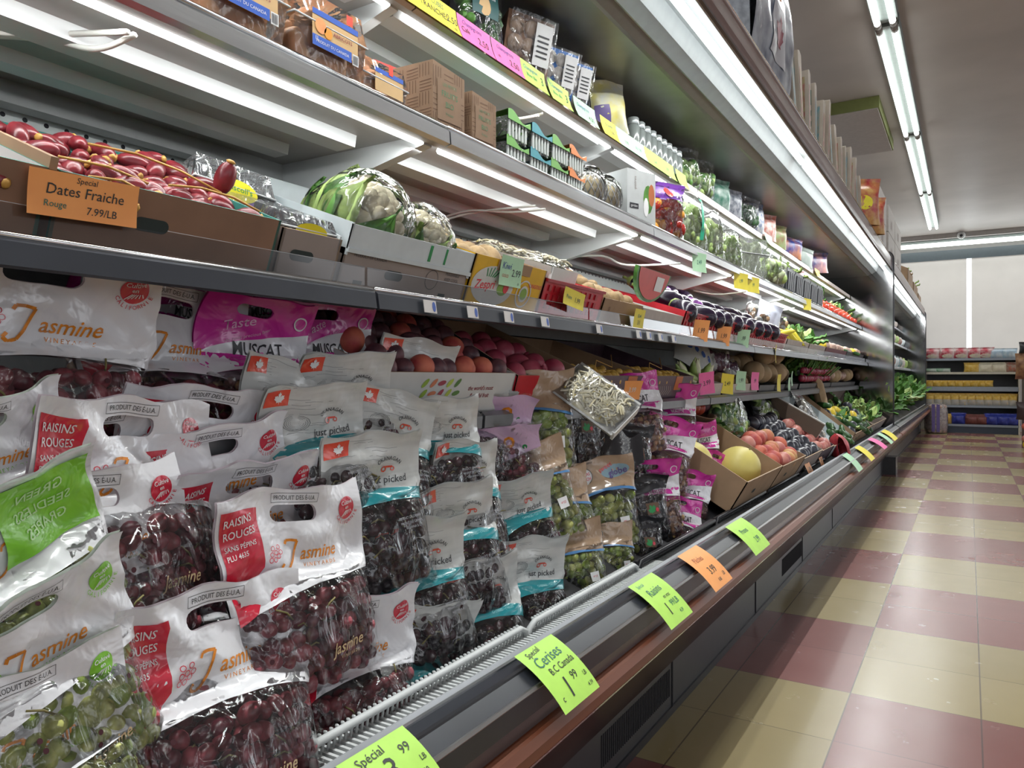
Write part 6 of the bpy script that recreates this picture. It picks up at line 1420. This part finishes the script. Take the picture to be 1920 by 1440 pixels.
for k, y in enumerate(ypos):
    hgt = .34-.012*(k % 5)-.006*k*.5; th = .055+.02*(k % 3 == 1)
    r_ = empty('noodle_pack', T((-.615, y, TOPZ), 0, (k*7) % 6-3, (k*13) % 9-5), 'cream upright pack standing edge on atop the case, %s' % (ORD[k]+(' from the near end' if k else '')), 'upright pack', 'cream packs on top of the case')
    b = MB(); b.prism([(-th/2, 0), (th/2, 0), (th/2, hgt), (0, hgt+.01), (-th/2, hgt)], 0, .32, cream_b); b.build('pack_body', r_)
    m = MB(); Sx = lambda x, y2: (Vector((-th/2, x, y2)), Vector((-1, 0, 0)))
    lay(m, rect(.015, .30, .02, hgt-.03), Sx, gst if k == 3 else pats[k % 3], .001, step=0)
    if k == 3: [lay(m, poly([(.015, .02+.05*q), (.30, .10+.05*q), (.30, .125+.05*q), (.015, .045+.05*q)]), Sx, cream_b, .002, step=0) for q in range(4)]
    lay(m, rect(-th*.3, th*.3, .03, hgt*.8), flatS(), pats[(k+1) % 3], .001, step=0)
    m.build('printing', r_)
for k, y in enumerate((3.50, 4.20, 4.86, 5.42)):
    pouch(.09, .30, .05, black_m, T((-.66, y, TOPZ+.02), 60, 0, 8), 'black pouch squeezed between the cream packs, %s' % (ORD[k]+(' from the near end' if k else '')), 'pouch', 'black_pouch', seed=k)
for k, (y, h_) in enumerate(((5.85, .33), (6.25, .28))):
    pouch(.28, h_, .16, mat('red_snack_bag', (.50, .04, .05), .3, col2=(.6, .35, .12), vscale=14, var=.2), T((-.66, y, TOPZ), -60), 'red printed bag on top of the case, %s one' % ('taller', 'shorter')[k], 'bag', 'snack_bag', prints=[(disc(0, h_*.45, .06, 14, ry=.05), lemy, 0)], seed=30+k)
cb = mat('pale_carton_box', (.42, .385, .35), .6, var=.05)
for k, (y0, y1, z0, z1) in enumerate(((6.75, 7.40, 0, .25), (6.75, 7.40, .255, .50), (7.62, 8.3, 0, .25), (7.62, 8.3, .255, .50), (8.35, 9.1, 0, .26), (8.35, 9.1, .265, .48))):
    crop_box(y1-y0, .34, z1-z0, cb, T((-.625, (y0+y1)/2, TOPZ+z0)), 'pale brown carton on top of the cases, %s level, %s stack' % ('lower' if not z0 else 'upper', ('nearest', 'middle', 'farthest')[k//2]), prints=[(rect(-.1+.06*q, -.06+.06*q, .06, .14), grey_c, 0) for q in range(3)], side=[(rect(.05, .12, .14, .2), grey_c, 0), (rect(.05, .12, .05, .11), grey_c, 0)])
for k, (y0, y1, h_) in enumerate(((10.3, 11.2, .42), (11.4, 12.3, .34), (12.5, 13.2, .26))):
    r_, M, W = tray(0, 0, -.63, TOPZ, h_*.6, .34, 0, kraft_c, kraft_c, 'open kraft carton on top of the far case, %s one' % ('nearest', 'middle', 'farthest')[k], ys=(y0, y1), hb=h_, holes=False)
    greens('packed_greens', None, .6, .2, .05, 'pale leafy stuff showing in the %s open kraft carton' % ('nearest', 'middle', 'farthest')[k], 24, 'leafp', 'potato', ll=.12, seed=k).matrix_world = M @ Matrix.Translation((0, .05, h_*.45))
# ================================================= greens of the far case
for k in range(7):
    greens('leafy_greens', None, .75, .35, .22, 'bank of dark leafy greens in the far case, %s' % (ORD[k]+(' from the near end' if k else '')), 110, 'leaf', 'leaf' if k % 2 else 'leafp', ll=.16, lw=.10, seed=40+k).matrix_world = T((-.72, 8.0+.8*k, .47), 0, 30)
for k in range(10):
    for j, (X_, Z_) in enumerate(((-.86, 1.02), (-.90, 1.356), (-1.0, 1.652))):
        pouch(.42, .16-.02*j, .12, [pats[0], lug_w, pats[1], pale_c, FM['leafp']][(k+j*2) % 5], T((X_, 7.95+.56*k, Z_)), 'packed goods in the far case, %s shelf, %s' % (('middle', 'upper', 'top')[j], ORD[k]+(' from the near end' if k else '')), 'pack', 'far_pack', seed=k+j*10)
sign('green', .3, .06, [], T((-.76, 8.1, .97), -30), 'small green tag above the leafy greens in the far case', .1)
# ================================================= far gondola shelf
gd = empty('gondola_shelf', Matrix.Translation((0, 13.85, 0)), 'dark five level store shelf across the far end of the aisle', 'store shelf')
gdk = mat('gondola_back', (.10, .10, .11), .6); gsh = mat('gondola_shelf', (.22, .24, .27), .35, metal=.4); gsc = mat('gondola_cream_shelf', (.50, .46, .38), .5)
kids(gd, [MB().box(-.60, .66, 14.28, 14.31, 0, 1.2, gdk).build('back_board'), MB().box(-.60, .66, 13.88, 14.28, 0, .105, mat('gondola_base', (.02, .03, .05), .4)).build('base')])
GZ = [1.186, .968, .735, .70, .44, .14]
for k, z in enumerate(GZ): kids(gd, [MB().box(-.60, .66, 13.86, 14.28, z-.035, z, gsc if k == 1 else gsh).build('shelf')])
kids(gd, [MB().box(x, x+.02, 13.86, 14.28, 0, 1.2, gsc).build('upright') for x in (-.61, .655)])
def gx_(u, Y=13.95):
    q = (u-960)/FPX; return Y*(q*CA-SA)/(CA+q*SA)
def gbag(u, z, w_, h_, m_, lab, cat='bag', nm='flour_bag', prints=(), grp=None, th=.12, Y=13.93):
    r_ = pouch(w_, h_, th, m_, Matrix.Translation((gx_(u, Y), Y, z)) @ Matrix.Rotation(0, 4, 'Z'), lab, cat, nm, prints, seed=int(u) % 97, group=grp); return r_
rw = mat('red_flour_bag', (.50, .02, .05), .4, col2=(.68, .62, .60), vscale=9, var=.1); yw_ = mat('yellow_pasta_bag', (.62, .36, .03), .4, col2=(.7, .5, .15), vscale=20); bb_ = mat('pale_blue_bag', (.35, .50, .62), .4, col2=(.6, .65, .68), vscale=15); nb = mat('navy_bag', (.02, .03, .22), .4, col2=(.05, .07, .4), vscale=20)
crm = mat('cream_flour', (.66, .60, .46), .5)
for k, u in enumerate((1747, 1776, 1802, 1828, 1848)): gbag(u, 1.187, .24, .17, rw, 'red and white flour bag on the far top shelf, %s' % (ORD[k]+(' from left' if k else '')), prints=[(disc(0, .04, .08, 12, ry=.03), crm, 0)], grp='flour bags')
for k, u in enumerate((1868, 1892)): gbag(u, 1.187, .22, .15, bb_, 'pale blue bag on the far top shelf, %s one' % ('left', 'right')[k], grp='blue bags')
for k, u in enumerate((1744, 1768)): gbag(u, .969, .22, .06, mat('green_flat_pack', (.18, .38, .22), .4, col2=(.5, .55, .5), vscale=12), 'green and white flat pack on the far second shelf, %s one' % ('left', 'right')[k], nm='flat_pack')
for k, u in enumerate((1822, 1848, 1874, 1900)): gbag(u, .969, .22, .15, [yw_, crm, crm, pats[0]][k], 'cream or yellow grain bag on the far second shelf, %s' % (ORD[k]+(' from left' if k else '')), nm='grain_bag')
for k in range(9): gbag(1742+14*k, .736, .12, .10, yw_, 'small yellow pack on the far third shelf, %s' % (ORD[k]+(' from left' if k else '')), nm='pasta_pack', grp='small yellow packs', th=.08)
for k in range(11): gbag(1744+15.5*k, .441, .13, .19, yw_, 'yellow topped pasta bag on the far fourth shelf, %s' % (ORD[k]+(' from left' if k else '')), nm='pasta_bag', prints=[(rect(-.06, .06, .0, .09), mat('clear_grey_window', (.45, .42, .38), .3), 0)], grp='yellow topped pasta bags', th=.09)
for k, (u, m_) in enumerate(((1772, yw_), (1797, nb), (1822, mat('brown_bean_bag', (.20, .07, .06), .5, var=.2)), (1840, mat('brown_bean_bag')), (1860, nb), (1880, nb), (1898, nb))): gbag(u, .141, .22, .16 if m_ is not nb else .18, m_, '%s bag on the far bottom shelf, %s' % ('yellow' if m_ is yw_ else ('blue' if m_ is nb else 'brown'), ORD[k]+(' from left' if k else '')), nm='bean_bag', th=.2)
# onion sack on the floor
r_ = empty('onion_sack', Matrix.Translation((-.44, 13.55, 0)), 'net sack of onions with a purple band standing on the floor', 'sack')
f = MB(); rn = random.Random(4)
for j in range(7):
    for k in range(11):
        a = k*2*pi/11+j*.3; f.ball((.115*cos(a), .09*sin(a), .045+.062*j), .040, FM['onion'], 8, 6)
f.build('onions', r_)
f = MB(); f.lathe([(.0, .0), (.14, .01), (.165, .08), (.165, .36), (.14, .46), (.0, .475)], film_mat('net_film', haze=.25, bs=30, hazecol=(.75, .7, .72)), 20, M=Matrix.Scale(.8, 4, Vector((0, 1, 0)))); f.build('net', r_)
f = MB()
for x in (-.03, .035): f.sheet(lambda u, v: Vector((x+(u-.5)*.045, -.136, .03+v*.43)), 2, 8, violet_i)
f.build('purple_band', r_)
# display at the right edge of the view
r_ = empty('display_rack', Matrix.Translation((.62, 11.3, 0)), 'dark display rack of hanging snack bags cut off by the right edge', 'display rack')
b = MB(); b.box(.60, 1.2, 11.9, 11.93, 0, 1.30, mat('peg_grey', (.35, .36, .34), .6)).box(.62, 1.2, 11.2, 11.9, .0, .35, black_m).box(.60, .63, 11.2, 11.9, .0, .9, mat('dark_brown_side', (.05, .03, .03), .5)); kids(r_, [b.build('rack_frame')])
for k, (x, z, w_, h_, m_, lb) in enumerate(((.60, 1.18, .2, .14, black_m, 'black item on top of the rack at the right edge'), (.60, .86, .28, .32, mat('brown_snack', (.14, .05, .035), .4, col2=(.35, .18, .08), vscale=12), 'large brown snack bag at the right edge'), (.62, .36, .3, .22, mat('dark_brown_side'), 'dark brown bag low on the rack at the right edge'))):
    pouch(w_, h_, .14, m_, Matrix.Translation((x+.03, 11.15, z)), lb, 'bag', 'snack_bag', seed=50+k)
fs = []
for k in range(8): fs.append(put(['lemon', 'pink', 'peach', 'pink'][k % 4], Matrix.Translation((.60+.06*(k % 3), 11.05, .06+.075*(k//2))), 1.4, 'x', 'fruit hanging low at the right edge'))
rank(fs, 'round fruit low at the right edge', '', ('lower', 'upper'))
